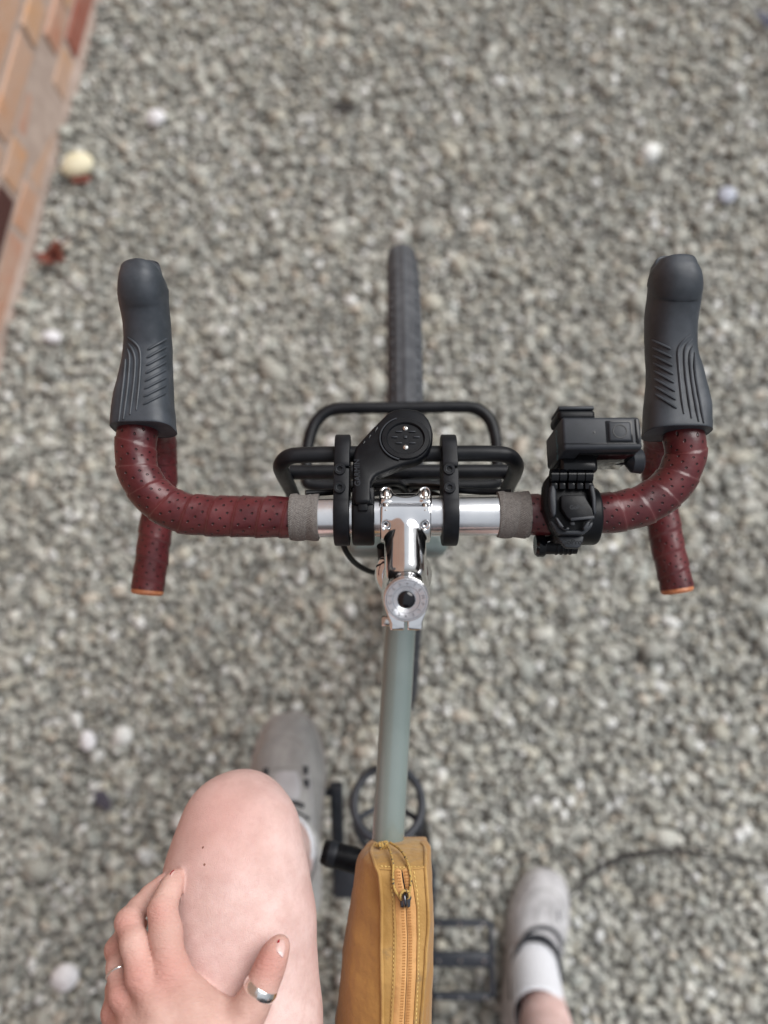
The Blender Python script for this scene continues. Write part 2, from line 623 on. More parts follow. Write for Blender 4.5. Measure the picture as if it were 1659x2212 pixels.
def lathe(mb, prof, c, axis, seg=32, mi=0, a0=0.0, a1=2 * PI, ends=True):
    """profile of (radius, height) turned round an axis through c"""
    u, v, d = frame_of(axis)
    c = Vector(c)
    full = abs(a1 - a0 - 2 * PI) < 1e-6
    ns = seg if full else seg + 1
    vs, fs = [], []
    for (r, h) in prof:
        for k in range(ns):
            a = a0 + (a1 - a0) * k / seg
            vs.append(c + d * h + u * (math.cos(a) * r) + v * (math.sin(a) * r))
    for i in range(len(prof) - 1):
        for k in range(seg):
            k2 = (k + 1) % ns
            fs.append((i * ns + k, i * ns + k2, (i + 1) * ns + k2, (i + 1) * ns + k))
    if full and ends and prof[0] != prof[-1]:
        if prof[0][0] > 1e-6:
            fs.append(tuple(reversed(range(ns))))
        if prof[-1][0] > 1e-6:
            fs.append(tuple(range((len(prof) - 1) * ns, len(prof) * ns)))
    return mb.add(vs, fs, mi)


def loft(mb, rings, mi=0, caps=True, closed=True):
    n = len(rings[0])
    vs = [p for r in rings for p in r]
    fs = []
    for i in range(len(rings) - 1):
        for k in range(n if closed else n - 1):
            k2 = (k + 1) % n
            fs.append((i * n + k, i * n + k2, (i + 1) * n + k2, (i + 1) * n + k))
    if caps:
        fs.append(tuple(reversed(range(n))))
        fs.append(tuple(range((len(rings) - 1) * n, len(rings) * n)))
    return mb.add(vs, fs, mi)


def from_bm(mb, bm, mi=0):
    bm.normal_update()
    bm.verts.index_update()
    mb.add([v.co.copy() for v in bm.verts], [tuple(v.index for v in f.verts) for f in bm.faces], mi)
    bm.free()
    return mb


def rbox(mb, c, sz, bev=0.001, rot=None, mi=0, seg=2):
    bm = bmesh.new()
    bmesh.ops.create_cube(bm, size=1.0)
    for v in bm.verts:
        v.co = Vector((v.co.x * sz[0], v.co.y * sz[1], v.co.z * sz[2]))
    if bev:
        bmesh.ops.bevel(bm, geom=bm.edges[:], offset=bev, segments=seg, profile=0.5, affect='EDGES')
    if rot is not None:
        bmesh.ops.transform(bm, matrix=rot.to_4x4(), verts=bm.verts)
    bmesh.ops.translate(bm, vec=Vector(c), verts=bm.verts)
    return from_bm(mb, bm, mi)


def prism(mb, top, down, bev=0.001, mi=0, seg=2):
    """a plate: polygon `top` pushed by the vector `down`, its edges bevelled"""
    bm = bmesh.new()
    a = [bm.verts.new(p) for p in top]
    b = [bm.verts.new(Vector(p) + Vector(down)) for p in top]
    n = len(a)
    bm.faces.new(a)
    bm.faces.new(list(reversed(b)))
    for i in range(n):
        j = (i + 1) % n
        bm.faces.new((a[j], a[i], b[i], b[j]))
    bmesh.ops.recalc_face_normals(bm, faces=bm.faces)
    if bev:
        ed = [e for e in bm.edges if len(e.link_faces) == 2 and e.calc_face_angle(0) > 0.5]
        bmesh.ops.bevel(bm, geom=ed, offset=bev, segments=seg, profile=0.5, affect='EDGES', clamp_overlap=True)
    return from_bm(mb, bm, mi)


def arc2(cx, cy, r, a0, a1, n):
    return [(cx + r * math.cos(a0 + (a1 - a0) * k / n), cy + r * math.sin(a0 + (a1 - a0) * k / n)) for k in range(n + 1)]


def bolt(mb, c, axis, r, h, mi=0, mi2=1):
    """socket-head bolt: a rimmed head with a hexagonal recess"""
    lathe(mb, [(r, 0), (r, h - 0.0004), (r - 0.0004, h), (r * 0.62, h), (r * 0.62, h - 0.0016), (0.0, h - 0.0016)], c, axis, 18, mi)
    u, v, d = frame_of(axis)
    tube(mb, [Vector(c) + d * (h - 0.0002) + (u * math.cos(a) + v * math.sin(a)) * r * 0.58 for a in [k * PI / 3 for k in range(6)]],
         0.00035, 5, closed=True, mi=mi2)
    return mb


def text_mesh(s, sz, offset=0.0):
    cu = bpy.data.curves.new('letters', 'FONT')
    cu.body = s
    cu.size = sz
    cu.align_x = 'CENTER'
    cu.align_y = 'CENTER'
    cu.offset = offset
    cu.resolution_u = 3
    ob = bpy.data.objects.new('letters', cu)
    COL.objects.link(ob)
    dg = bpy.context.evaluated_depsgraph_get()
    me = bpy.data.meshes.new_from_object(ob.evaluated_get(dg))
    vs = [v.co.copy() for v in me.vertices]
    fs = [tuple(p.vertices) for p in me.polygons]
    bpy.data.objects.remove(ob)
    bpy.data.meshes.remove(me)
    return vs, fs


def put_text(mb, s, sz, c, right, up, mi=0, offset=0.0, lift=0.0):
    vs, fs = text_mesh(s, sz, offset)
    r, u = Vector(right).normalized(), Vector(up).normalized()
    n = r.cross(u)
    mb.add([Vector(c) + r * p.x + u * p.y + n * lift for p in vs], fs, mi)
    return mb


def hit(bvh, px, py):
    d = ray(px, py)
    h = bvh.ray_cast(CAM, d.normalized(), 5.0)
    return (h[0], h[1]) if h[0] is not None else (None, None)


# --------------------------------------------------- implicit surfaces (numpy surface nets)
EDGES = [(0, 1), (2, 3), (4, 5), (6, 7), (0, 2), (1, 3), (4, 6), (5, 7), (0, 4), (1, 5), (2, 6), (3, 7)]


def surface_nets(f, xs, ys, zs):
    s = f < 0
    cnt = np.zeros((len(xs) - 1, len(ys) - 1, len(zs) - 1), np.int8)
    for i in (0, 1):
        for j in (0, 1):
            for k in (0, 1):
                cnt += s[i:len(xs) - 1 + i, j:len(ys) - 1 + j, k:len(zs) - 1 + k]
    act = np.argwhere((cnt > 0) & (cnt < 8))
    I, J, K = act[:, 0], act[:, 1], act[:, 2]
    val = np.empty((len(act), 8), np.float32)
    cor = np.empty((len(act), 8, 3), np.float32)
    for c in range(8):
        i, j, k = c & 1, (c >> 1) & 1, (c >> 2) & 1
        val[:, c] = f[I + i, J + j, K + k]
        cor[:, c, 0], cor[:, c, 1], cor[:, c, 2] = xs[I + i], ys[J + j], zs[K + k]
    acc = np.zeros((len(act), 3))
    num = np.zeros(len(act))
    for a, b in EDGES:
        m = (val[:, a] < 0) != (val[:, b] < 0)
        t = np.where(m, val[:, a] / np.where(m, val[:, a] - val[:, b], 1.0), 0.0)[:, None]
        acc += m[:, None] * (cor[:, a] + (cor[:, b] - cor[:, a]) * t)
        num += m
    V = acc / num[:, None]
    idx = np.full(cnt.shape, -1, np.int32)
    idx[I, J, K] = np.arange(len(act))
    quads = []
    for ax in range(3):
        sl0 = [slice(None)] * 3
        sl1 = [slice(None)] * 3
        sl0[ax], sl1[ax] = slice(0, -1), slice(1, None)
        cr = np.argwhere(s[tuple(sl0)] != s[tuple(sl1)])
        b, c = (ax + 1) % 3, (ax + 2) % 3
        ok = (cr[:, b] > 0) & (cr[:, c] > 0) & (cr[:, b] < f.shape[b] - 1) & (cr[:, c] < f.shape[c] - 1)
        cr = cr[ok]
        ins = s[cr[:, 0], cr[:, 1], cr[:, 2]]

        def cell(db, dc):
            q = cr.copy()
            q[:, b] += db
            q[:, c] += dc
            return idx[q[:, 0], q[:, 1], q[:, 2]]
        q = np.stack([cell(-1, -1), cell(0, -1), cell(0, 0), cell(-1, 0)], 1)
        q[~ins] = q[~ins][:, ::-1]
        quads.append(q)
    return V, np.concatenate(quads)


def cap(p, a, b, ra, rb):
    """distance to a tapered capsule, p: (...,3)"""
    a, b = np.asarray(a, float), np.asarray(b, float)
    ab = b - a
    t = np.clip(((p - a) @ ab) / max(1e-12, ab @ ab), 0, 1)
    return np.linalg.norm(p - a - t[..., None] * ab, axis=-1) - (ra + (rb - ra) * t)


def ell(p, c, r, R=None):
    q = p - np.asarray(c, float)
    if R is not None:
        q = q @ R
    r = np.asarray(r, float)
    k0 = np.linalg.norm(q / r, axis=-1)
    k1 = np.linalg.norm(q / (r * r), axis=-1)
    return k0 * (k0 - 1.0) / np.maximum(k1, 1e-9)


def smin(a, b, k):
    h = np.clip(0.5 + 0.5 * (b - a) / k, 0, 1)
    return b + (a - b) * h - k * h * (1 - h)


def smax(a, b, k):
    return -smin(-a, -b, k)


def grid(lo, hi, h):
    return [np.arange(lo[i], hi[i] + h, h) for i in range(3)]


def sdf_mb(fn, lo, hi, h):
    xs, ys, zs = grid(lo, hi, h)
    P = np.stack(np.meshgrid(xs, ys, zs, indexing='ij'), -1)
    V, Q = surface_nets(fn(P).astype(np.float32), xs, ys, zs)
    mb = MB()
    mb.v = [tuple(p) for p in V.tolist()]
    mb.f = [tuple(q) for q in Q.tolist()]
    mb.mi = [0] * len(mb.f)
    return mb


def superring(c, ux, uz, w, h, n=28, e=2.6):
    """superellipse ring round c: half-width w along ux, half-height h along uz"""
    out = []
    for k in range(n):
        a = 2 * PI * k / n
        ca, sa = math.cos(a), math.sin(a)
        out.append(Vector(c) + Vector(ux) * (w * math.copysign(abs(ca) ** (2 / e), ca))
                   + Vector(uz) * (h * math.copysign(abs(sa) ** (2 / e), sa)))
    return out


# ================================================================== SETTING
# ground: one sheet to the horizon, loose stones where the picture can see them
mb = MB()
R0 = 120.0
mb.add([(-R0, -R0, -0.0085), (R0, -R0, -0.0085), (R0, R0, -0.0085), (-R0, R0, -0.0085)], [(0, 1, 2, 3)])
g_o = obj('ground', mb, 'ground')
g_o['kind'] = 'structure'

# wall line on the ground, from the picture
WA, WB = at(0, 775, 0.0), at(213, 0, 0.0)
WD = (WB - WA).normalized()
WN = Vector((WD.y, -WD.x, 0.0))            # faces the bicycle
W0 = WA - WD * (WA.y / WD.y)               # where the line crosses y = 0


def gravel():
    rng = np.random.default_rng(3)
    st = 0.0121
    gx, gy = np.meshgrid(np.arange(-1.15, 1.75, st), np.arange(-0.75, 2.75, st))
    n = gx.size
    x = gx.ravel() + rng.uniform(-0.6, 0.6, n) * st
    y = gy.ravel() + rng.uniform(-0.6, 0.6, n) * st
    keep = ((x - W0.x) * WN.x + (y - W0.y) * WN.y) > 0.006
    x, y = x[keep], y[keep]
    n = len(x)
    r = 0.0073 * np.exp(rng.normal(0, 0.30, n))
    big = rng.random(n) < 0.06
    r[big] *= rng.uniform(1.3, 1.8, big.sum())
    bm = bmesh.new()
    bmesh.ops.create_icosphere(bm, subdivisions=1, radius=1.0)
    bv = np.array([v.co[:] for v in bm.verts])
    bf = np.array([[v.index for v in f.verts] for f in bm.faces])
    bm.free()
    nv, nf = len(bv), len(bf)
    sc = np.stack([rng.uniform(0.95, 1.5, n), rng.uniform(0.7, 1.1, n), rng.uniform(0.55, 0.9, n)], 1) * r[:, None]
    V = bv[None] * (1 + rng.uniform(-0.15, 0.15, (n, nv, 1)))
    V = V * sc[:, None, :]
    # random tilt then random heading
    a, b_, c_ = rng.normal(0, 0.35, n), rng.normal(0, 0.35, n), rng.uniform(0, 2 * PI, n)

    def rot(V, i, j, ang):
        ca, sa = np.cos(ang)[:, None], np.sin(ang)[:, None]
        p, q = V[..., i].copy(), V[..., j].copy()
        V[..., i], V[..., j] = p * ca - q * sa, p * sa + q * ca
    rot(V, 1, 2, a)
    rot(V, 0, 2, b_)
    rot(V, 0, 1, c_)
    z = rng.uniform(-0.0085, 0.0, n) + np.where(big, 0.004, 0.0)
    V += np.stack([x, y, z], 1)[:, None, :]
    pal = np.array([(0.29, 0.285, 0.255), (0.34, 0.335, 0.305), (0.26, 0.257, 0.235), (0.32, 0.305, 0.26), (0.40, 0.392, 0.36),
                    (0.185, 0.186, 0.172), (0.33, 0.295, 0.25), (0.52, 0.52, 0.51), (0.285, 0.292, 0.27)])
    pr = np.array([0.18, 0.16, 0.17, 0.11, 0.11, 0.12, 0.04, 0.055, 0.055])
    pick = rng.choice(len(pal), n, p=pr / pr.sum())
    pick[big & ((pick == 7) | (pick == 4))] = 0
    col = pal[pick] * rng.uniform(0.85, 1.15, (n, 1)) * np.array([1.36, 1.38, 1.37])
    me = bpy.data.meshes.new('gravel')
    me.vertices.add(n * nv)
    me.vertices.foreach_set('co', V.astype(np.float32).ravel())
    fa = (bf[None] + (np.arange(n) * nv)[:, None, None]).astype(np.int32)
    me.loops.add(n * nf * 3)
    me.loops.foreach_set('vertex_index', fa.ravel())
    me.polygons.add(n * nf)
    me.polygons.foreach_set('loop_start', np.arange(0, n * nf * 3, 3, dtype=np.int32))
    at_ = me.attributes.new('tint', 'FLOAT_COLOR', 'POINT')
    cc = np.ones((n, nv, 4), np.float32)
    cc[..., :3] = col[:, None, :]
    at_.data.foreach_set('color', cc.ravel())
    me.materials.append(M['gravel'])
    me.update()
    me.validate()
    me.shade_smooth()
    o = bpy.data.objects.new('gravel', me)
    COL.objects.link(o)
    o['kind'] = 'stuff'
    o['label'] = 'loose pale grey and beige gravel covering the ground'
    return o


gravel()


# ------------------------------------------------------------------ brick wall
def wall_pt(s, n, z):
    return Vector((W0.x, W0.y, 0)) + WD * s + WN * n + Vector((0, 0, z))


def brick_mb(L=0.215, H=0.063, D=0.10, var=0):
    rr = random.Random(var)
    bm = bmesh.new()
    bmesh.ops.create_cube(bm, size=1.0)
    for v in bm.verts:
        v.co = Vector((v.co.x * L + rr.uniform(-.003, .003), v.co.y * D + rr.uniform(-.002, .002), v.co.z * H + rr.uniform(-.002, .002)))
    bmesh.ops.bevel(bm, geom=bm.edges[:], offset=0.004, segments=1, affect='EDGES')
    m = MB()
    return from_bm(m, bm)


wall_root = thing('brick_wall', 'old orange and pink brick wall with smeared pale mortar at the upper left edge', 'wall', wall_pt(1.2, -0.1, 0))
wrot = Matrix((WD, WN, Vector((0, 0, 1)))).transposed()
mb = MB()
rbox(mb, wall_pt(0.7, -0.0530, 2.36), (6.6, 0.10, 4.78), 0.0, wrot)
obj('mortar', mb, 'mortar', wall_root)
# weathered mortar fillet along the foot of the wall
mb = MB()
prof = [wall_pt(-1.2, -0.006, 0.030), wall_pt(-1.2, 0.001, 0.010), wall_pt(-1.2, 0.004, -0.02), wall_pt(-1.2, -0.01, -0.02)]
rings = []
rr = random.Random(4)
for k in range(60):
    j = rr.uniform(-0.006, 0.006)
    rings.append([p + WD * (5.2 * k / 59) + WN * (j * (1 if i in (1, 2) else 0)) + Vector((0, 0, j * (i < 2))) for i, p in enumerate(prof)])
loft(mb, rings)
obj('mortar_fillet', mb, 'mortar', wall_root)

BM = [brick_mb(var=k) for k in range(5)]
BH = [brick_mb(L=0.1025, var=10 + k) for k in range(3)]
bmeshes = []
for i, m_ in enumerate(BM + BH):
    me = bpy.data.meshes.new('brick')
    me.from_pydata(m_.v, [], m_.f)
    me.materials.append(M['brick'])
    me.shade_flat()
    bmeshes.append(me)
cand = []
for c in range(63):
    s = -2.5 + (0.05 if c % 2 else 0.11)
    k = 0
    z = 0.018 + c * 0.075 + 0.0315
    while s < 3.9:
        L = 0.1025 if (k + c) % 2 else 0.215
        cand.append((c, s + L / 2, z, L))
        s += L + 0.011
        k += 1


def seen(s, z):
    p = wall_pt(s, 0, z)
    dd = p - CAM
    dz = dd.dot(FW)
    if dz < 0.1:
        return False
    u, v = dd.dot(RT) / dz, dd.dot(UP) / dz
    return abs(u) < 829.5 / F * 1.45 and abs(v) < 1106 / F * 1.35


vis = [b for b in cand if seen(b[1], b[2])]
vis.sort(key=lambda b: (wall_pt(b[1], 0, b[2]) - CAM).length)
single = set(vis[:280])
rb = random.Random(11)
rest = MB()
dark_done = False
dk = at(12, 420, 0.30)                     # the dark spot in the wall
# exact spot on the wall plane
dr = ray(2, 450)
tt = ((wall_pt(0, 0, 0) - CAM).dot(WN)) / dr.dot(WN)
dkp = CAM + dr * tt
dks, dkz = (dkp - W0).dot(WD), dkp.z
best = min(single, key=lambda b: abs(b[1] - dks) + abs(b[2] - dkz) * 2 + (0.06 if b[3] < 0.2 else 0)) if single else None
rr_ = ray(195, 60)
tt = ((wall_pt(0, 0, 0) - CAM).dot(WN)) / rr_.dot(WN)
rp = CAM + rr_ * tt
redb = min(single, key=lambda b: abs(b[1] - (rp - W0).dot(WD)) + abs(b[2] - rp.z) * 2)
for b in cand:
    c, s, z, L = b
    proud = rb.uniform(-0.003, 0.003)
    p = wall_pt(s, -0.05 + proud, z)
    k = rb.randrange(5) if L > 0.2 else 5 + rb.randrange(3)
    yaw = rb.uniform(-0.008, 0.008)
    if b in single:
        me = bmeshes[k]
        if b == best or b == redb:
            me = me.copy()
            me.materials[0] = M['brick_dark' if b == best else 'brick_red']
        o = bpy.data.objects.new('brick', me)
        COL.objects.link(o)
        o.parent = wall_root
        o.location = p - WORLD[wall_root]
        o.rotation_euler = (rb.uniform(-0.01, 0.01), 0, math.atan2(WD.y, WD.x) + yaw)
        if b == best:
            o['label'] = 'dark maroon brick'
    else:
        rot = Matrix.Rotation(yaw, 3, 'Z') @ wrot
        m_ = (BM + BH)[k]
        rest.add([p + rot @ Vector(v) for v in m_.v], m_.f)
rest_o = obj('more_bricks', rest, 'brick', wall_root, angle=10)
rest_o['kind'] = 'stuff'


# ------------------------------------------------------------------ single stones, leaves, twig on the gravel
def stone(px, py, wpx, hpx, mt, label, turn=0.0, seed=1, zr=0.55):
    rr = random.Random(seed)
    c = at(px, py, 0.012)
    a, b = size(wpx / 2, c), size(hpx / 2, c)
    bm = bmesh.new()
    bmesh.ops.create_icosphere(bm, subdivisions=3, radius=1.0)
    ph = [Vector((rr.uniform(-1, 1), rr.uniform(-1, 1), rr.uniform(-1, 1))).normalized() for _ in range(9)]
    of = [rr.uniform(0.62, 0.95) for _ in range(9)]
    for v in bm.verts:
        n = v.co.normalized()
        r = 1.0
        for p, o_ in zip(ph, of):
            dp = n.dot(p)
            if dp > 0.3:
                r = min(r, o_ / dp * 1.15)
        r = min(r, 1.12)
        v.co = n * r
        x, y, z = v.co.x * a, v.co.y * b, v.co.z * zr * (a + b) / 2
        v.co = Vector((x * math.cos(turn) - y * math.sin(turn), x * math.sin(turn) + y * math.cos(turn), z))
        v.co += c
    m_ = MB()
    from_bm(m_, bm)
    return tag(obj('stone', m_, mt, angle=50), label, 'stone', 'loose single stones lying on the gravel')


stone(166, 356, 72, 58, 'stone_cream', 'large rounded cream stone on the gravel beside the foot of the brick wall', 0.35, 3)
stone(337, 254, 42, 40, 'stone_white', 'small bright white stone above the left brake hood, right of the cream stone', 0.8, 5)
stone(140, 2112, 62, 56, 'stone_white', 'angular white stone on the gravel left of the hand', 0.4, 8)
stone(1572, 422, 42, 40, 'stone_blue', 'pale bluish flat stone up near the right edge', 0.2, 9, 0.4)
stone(112, 727, 44, 30, 'stone_white', 'whitish oblong stone beside the wall, left of the left brake hood', -0.3, 12)
stone(189, 1600, 36, 44, 'stone_white', 'upright oval white stone left of the grey shoe', 0.3, 14)


def leaf(px, py, outline, mt, label, z=0.018, name='leaf', cat='leaf', curl=0.3):
    """a curled leaf with a real, thin thickness; outline in picture units round (px, py)"""
    c = at(px, py, z)
    s = size(1.0, c)
    n = len(outline)
    bm = bmesh.new()
    rings = []
    for kk, f_ in enumerate((1.0, 0.66, 0.33)):
        rings.append([bm.verts.new(c + Vector((x * s * f_, -y * s * f_, curl * s * (abs(x) * f_) * 0.5 + 0.004 * (1 - f_)))) for x, y in outline])
    mid = bm.verts.new(c + Vector((0, 0, 0.001)))
    for a_, b_ in zip(rings, rings[1:]):
        for i in range(n):
            bm.faces.new((a_[i], a_[(i + 1) % n], b_[(i + 1) % n], b_[i]))
    for i in range(n):
        bm.faces.new((rings[-1][i], rings[-1][(i + 1) % n], mid))
    bmesh.ops.recalc_face_normals(bm, faces=bm.faces)
    bmesh.ops.solidify(bm, geom=bm.faces[:], thickness=0.0007)
    m_ = MB()
    from_bm(m_, bm)
    return tag(obj(name, m_, mt, angle=60), label, cat, 'dead leaves on the gravel' if cat == 'leaf' else None)


leaf(118, 548, [(0, -38), (14, -14), (20, 8), (34, 20), (12, 22), (-10, 26), (-32, 22), (-36, 4), (-18, 2), (-10, -16)],
     'leaf_red', 'curled red-brown dead leaf on the gravel by the wall', curl=0.6)
leaf(221, 1728, [(-18, -16), (0, -22), (14, -8), (22, 8), (16, 24), (2, 18), (-14, 6)], 'leaf_dark',
     'dark purple leaf on the gravel left of the bare knee', curl=0.3)
leaf(170, 386, [(-22, -6), (8, -12), (30, -4), (22, 10), (-8, 12)], 'leaf_red', 'small brown leaf tucked below the cream stone', z=0.010, curl=0.2)
leaf(1650, 42, [(-18, -22), (2, -18), (20, 2), (22, 24), (2, 20), (-12, 2)], 'scrap_blue',
     'navy scrap lying in the upper right corner', name='scrap', cat='scrap', curl=0.5)
leaf(744, 232, [(-32, -14), (-8, -10), (18, -2), (32, 12), (8, 12), (-16, 4)], 'twig', 'dark flat leaf lying above the bicycle wheel', curl=0.3)
mb = MB()
tw = [(1232, 1936), (1266, 1898), (1318, 1862), (1372, 1846), (1440, 1838), (1498, 1840), (1560, 1848), (1640, 1862), (1690, 1880)]
pts = spline([at(x, y, 0.013 + 0.003 * math.sin(i * 2.1)) for i, (x, y) in enumerate(tw)], 8)
tube(mb, pts, [0.0018 + 0.0034 * math.sin(PI * min(1, i / (len(pts) * 0.72))) for i in range(len(pts))], 7)
tag(obj('twig', mb, 'twig'), 'long thin dark twig arching over the gravel right of the pale shoe', 'twig')
# ================================================================== BICYCLE
BAR = at(875, 1115, 0.92)
CP = at(878, 1295, 0.965)                 # middle of the stem's top cap
S = Vector((0, -0.309, 0.951)).normalized()
TB = Vector((0, -S.z, S.y))               # backwards, square to the steerer
AX = Vector((0.0245, 0.60, 0.345))        # front axle
BB = at(850, 1900, 0.27)
X = Vector((1, 0, 0))
Y = Vector((0, 1, 0))
Z = Vector((0, 0, 1))

bike = thing('bicycle', 'sage green bicycle with burgundy taped drop handlebar and polished stem', 'bicycle', (BB.x, BB.y, 0))

M['cage'] = mat('cage_paint', (0.018, 0.022, 0.030), (0.028, 0.032, 0.042), 70, 0.5)
# ---- frame
HT0, HT1 = CP - S * 0.280, CP - S * 0.105
TT0 = at(863.5, 1372, 0.790)
TT1 = at(838, 1820, 0.775)
td = (TT1 - TT0).normalized()
ST1 = TT1 + td * 0.31
fr = MB()
rod(fr, TT0 - td * 0.045, ST1, 0.0143, 28)
f_o = obj('top_tube', fr, 'sage', bike)
m_ = MB(); rod(m_, HT0, HT1, 0.0185, 24); obj('head_tube', m_, 'sage', bike)
m_ = MB(); rod(m_, HT0 + S * 0.02, BB, 0.0165, 24); obj('down_tube', m_, 'sage', bike)
m_ = MB(); rod(m_, BB, ST1 + (ST1 - BB).normalized() * 0.03, 0.0145, 20); obj('seat_tube', m_, 'sage', bike)
m_ = MB(); rod(m_, BB - X * 0.036, BB + X * 0.036, 0.021, 22); obj('bottom_bracket', m_, 'sage', bike)
m_ = MB()
rbox(m_, at(754, 1892, 0.285), (0.046, 0.056, 0.034), 0.006)
obj('bracket_cover', m_, 'cage', bike)
RA = Vector((BB.x - 0.016, BB.y - 0.43, 0.345))
for sx in (-1, 1):
    m_ = MB(); tube(m_, [BB + X * sx * 0.022 - Y * 0.01, BB + Vector((sx * 0.045, -0.14, 0.02)), RA + X * sx * 0.066], 0.009, 12)
    obj('chainstay', m_, 'sage', bike)
    m_ = MB(); tube(m_, [ST1 + X * sx * 0.014, ST1.lerp(RA, 0.4) + X * sx * 0.045, RA + X * sx * 0.066], 0.0075, 12)
    obj('seatstay', m_, 'sage', bike)

# ---- fork
FC = CP - S * 0.292
m_ = MB()
rbox(m_, FC + Vector((-0.002, 0.0, -0.004)), (0.112, 0.036, 0.040), 0.014, seg=4)
obj('fork_crown', m_, 'sage', bike)
for sx in (-1, 1):
    m_ = MB()
    tube(m_, spline([FC + Vector((sx * 0.040, 0, -0.005)), FC + Vector((sx * 0.047, 0.030, -0.12)), FC + Vector((sx * 0.049, 0.075, -0.24)), AX + X * sx * 0.050], 6),
         [0.014 - 0.005 * i / 18 for i in range(19)], 16)
    obj('fork_blade', m_, 'sage', bike)

# ---- wheels
def wheel(c, name):
    prof = []
    n = 26
    for k in range(n + 1):
        a = math.radians(-128 + 256 * k / n)
        rad = 0.0205
        rr_ = 0.3295 + rad * math.cos(a)
        hx = rad * math.sin(a)
        prof.append((rr_ + (0.0011 if k % 3 == 1 and 4 < k < n - 4 else 0.0), hx))
    m_ = MB()
    lathe(m_, prof, c, X, 120, ends=False)
    t_ = obj('tyre', m_, 'tyre', bike, angle=30)
    # side knobs of the tread
    kn = MB()
    for k in range(150):
        a = 2 * PI * k / 150
        for s_ in (-1, 1):
            aa = math.radians(47 * s_)
            rad = 0.0212
            rr_ = 0.3295 + rad * math.cos(aa)
            nrm = Vector((math.sin(aa), math.cos(aa) * math.cos(a), math.cos(aa) * math.sin(a)))
            tng = Vector((0, -math.sin(a), math.cos(a)))
            p = Vector(c) + Vector((rad * math.sin(aa), rr_ * math.cos(a), rr_ * math.sin(a)))
            rot = Matrix((nrm, tng, nrm.cross(tng))).transposed()
            rbox(kn, p, (0.0010, 0.0075, 0.0035), 0.0, rot)
    ko = obj('tread_knobs', kn, 'tyre', t_, angle=20)
    ko['kind'] = 'stuff'
    m_ = MB()
    lathe(m_, [(0.3135, -0.0115), (0.314, 0.0115), (0.300, 0.009), (0.293, 0.0), (0.300, -0.009), (0.3135, -0.0115)], c, X, 96)
    obj('rim', m_, 'black_paint', bike)
    m_ = MB()
    lathe(m_, [(0.004, -0.056), (0.010, -0.05), (0.010, -0.036), (0.024, -0.034), (0.024, -0.030), (0.012, -0.026), (0.012, 0.026),
               (0.024, 0.030), (0.024, 0.034), (0.010, 0.036), (0.010, 0.05), (0.004, 0.056)], c, X, 24)
    obj('hub', m_, 'black', bike)
    for k in range(28):
        a = 2 * PI * k / 28
        b_ = a + (0.32 if (k // 2) % 2 else -0.32)
        s_ = 1 if k % 2 else -1
        m_ = MB()
        rod(m_, Vector(c) + Vector((s_ * 0.031, 0.022 * math.cos(b_), 0.022 * math.sin(b_))), Vector(c) + Vector((0, 0.296 * math.cos(a), 0.296 * math.sin(a))), 0.001, 5)
        obj('spoke', m_, 'steel', bike)


wheel(AX, 'front')
wheel(RA, 'rear')

# ---- headset, stem
m_ = MB()
lathe(m_, [(0.0185, 0), (0.0225, 0.003), (0.0235, 0.008), (0.0235, 0.014), (0.0200, 0.020), (0.0175, 0.023)], CP - S * 0.105, S, 40)
lathe(m_, [(0.0170, 0.0), (0.0170, 0.0155)], CP - S * 0.0775, S, 32)
lathe(m_, [(0.0170, 0.0), (0.0170, 0.0155)], CP - S * 0.0615, S, 32)
obj('headset', m_, 'chrome', bike)

SD = (BAR - (CP - S * 0.020)).normalized()
A0 = np.array(CP - S * 0.020)
nBAR, nS, nTB, nSD = np.array(BAR), np.array(S), np.array(TB), np.array(SD)
nUP = np.array(X.cross(SD))                # square to the stem, upwards


def cyl(p, c, ax, r, h0, h1, rd=0.001):
    q = p - c
    t = q @ ax
    rr_ = np.linalg.norm(q - t[..., None] * ax, axis=-1) - r + rd
    hh = np.abs(t - (h0 + h1) / 2) - (h1 - h0) / 2 + rd
    return np.minimum(np.maximum(rr_, hh), 0) + np.sqrt(np.maximum(rr_, 0) ** 2 + np.maximum(hh, 0) ** 2) - rd


def obox(p, c, axes, half, rd=0.001):
    q = p - c
    d = [np.abs(q @ np.asarray(a)) - h + rd for a, h in zip(axes, half)]
    out = np.sqrt(sum(np.maximum(x, 0) ** 2 for x in d))
    return out + np.minimum(np.maximum(np.maximum(d[0], d[1]), d[2]), 0) - rd


XA = np.array((1.0, 0, 0))


def stem_fn(p):
    body = cap(p, A0, nBAR, 0.0158, 0.0158)
    clampc = cyl(p, np.array(CP), nS, 0.0163, -0.040, -0.0022, 0.0012)
    tail = obox(p, np.array(CP) - nS * 0.021 + nTB * 0.0135, (XA, nTB, nS), (0.0118, 0.0098, 0.0185), 0.002)
    d = smin(clampc, tail, 0.007)
    d = smin(d, body, 0.006)
    sl = cyl(p, nBAR, XA, 0.0207, -0.0193, 0.0193, 0.0016)
    # waist of the sleeve towards its ends, so that the middle tongue stands proud
    d = smin(d, sl, 0.0045)
    q = p - nBAR
    d = smax(d, q @ nSD + 0.0044, 0.0008)                       # cut in front of the split
    qt = p - np.array(CP)
    slit = np.maximum(np.abs(qt @ XA) - 0.0011, 0.0155 - qt @ nTB)
    d = np.maximum(d, -slit)
    d = np.maximum(d, 0.0022 + qt @ nS)
    for sx in (-1, 1):                                          # bolt holes behind the sleeve
        c = nBAR + XA * sx * 0.0148 - nSD * 0.0165 + nUP * 0.0125
        d = smax(d, -cap(p, c, c - nSD * 0.008 + nUP * 0.006, 0.0032, 0.0036), 0.0012)
    return d


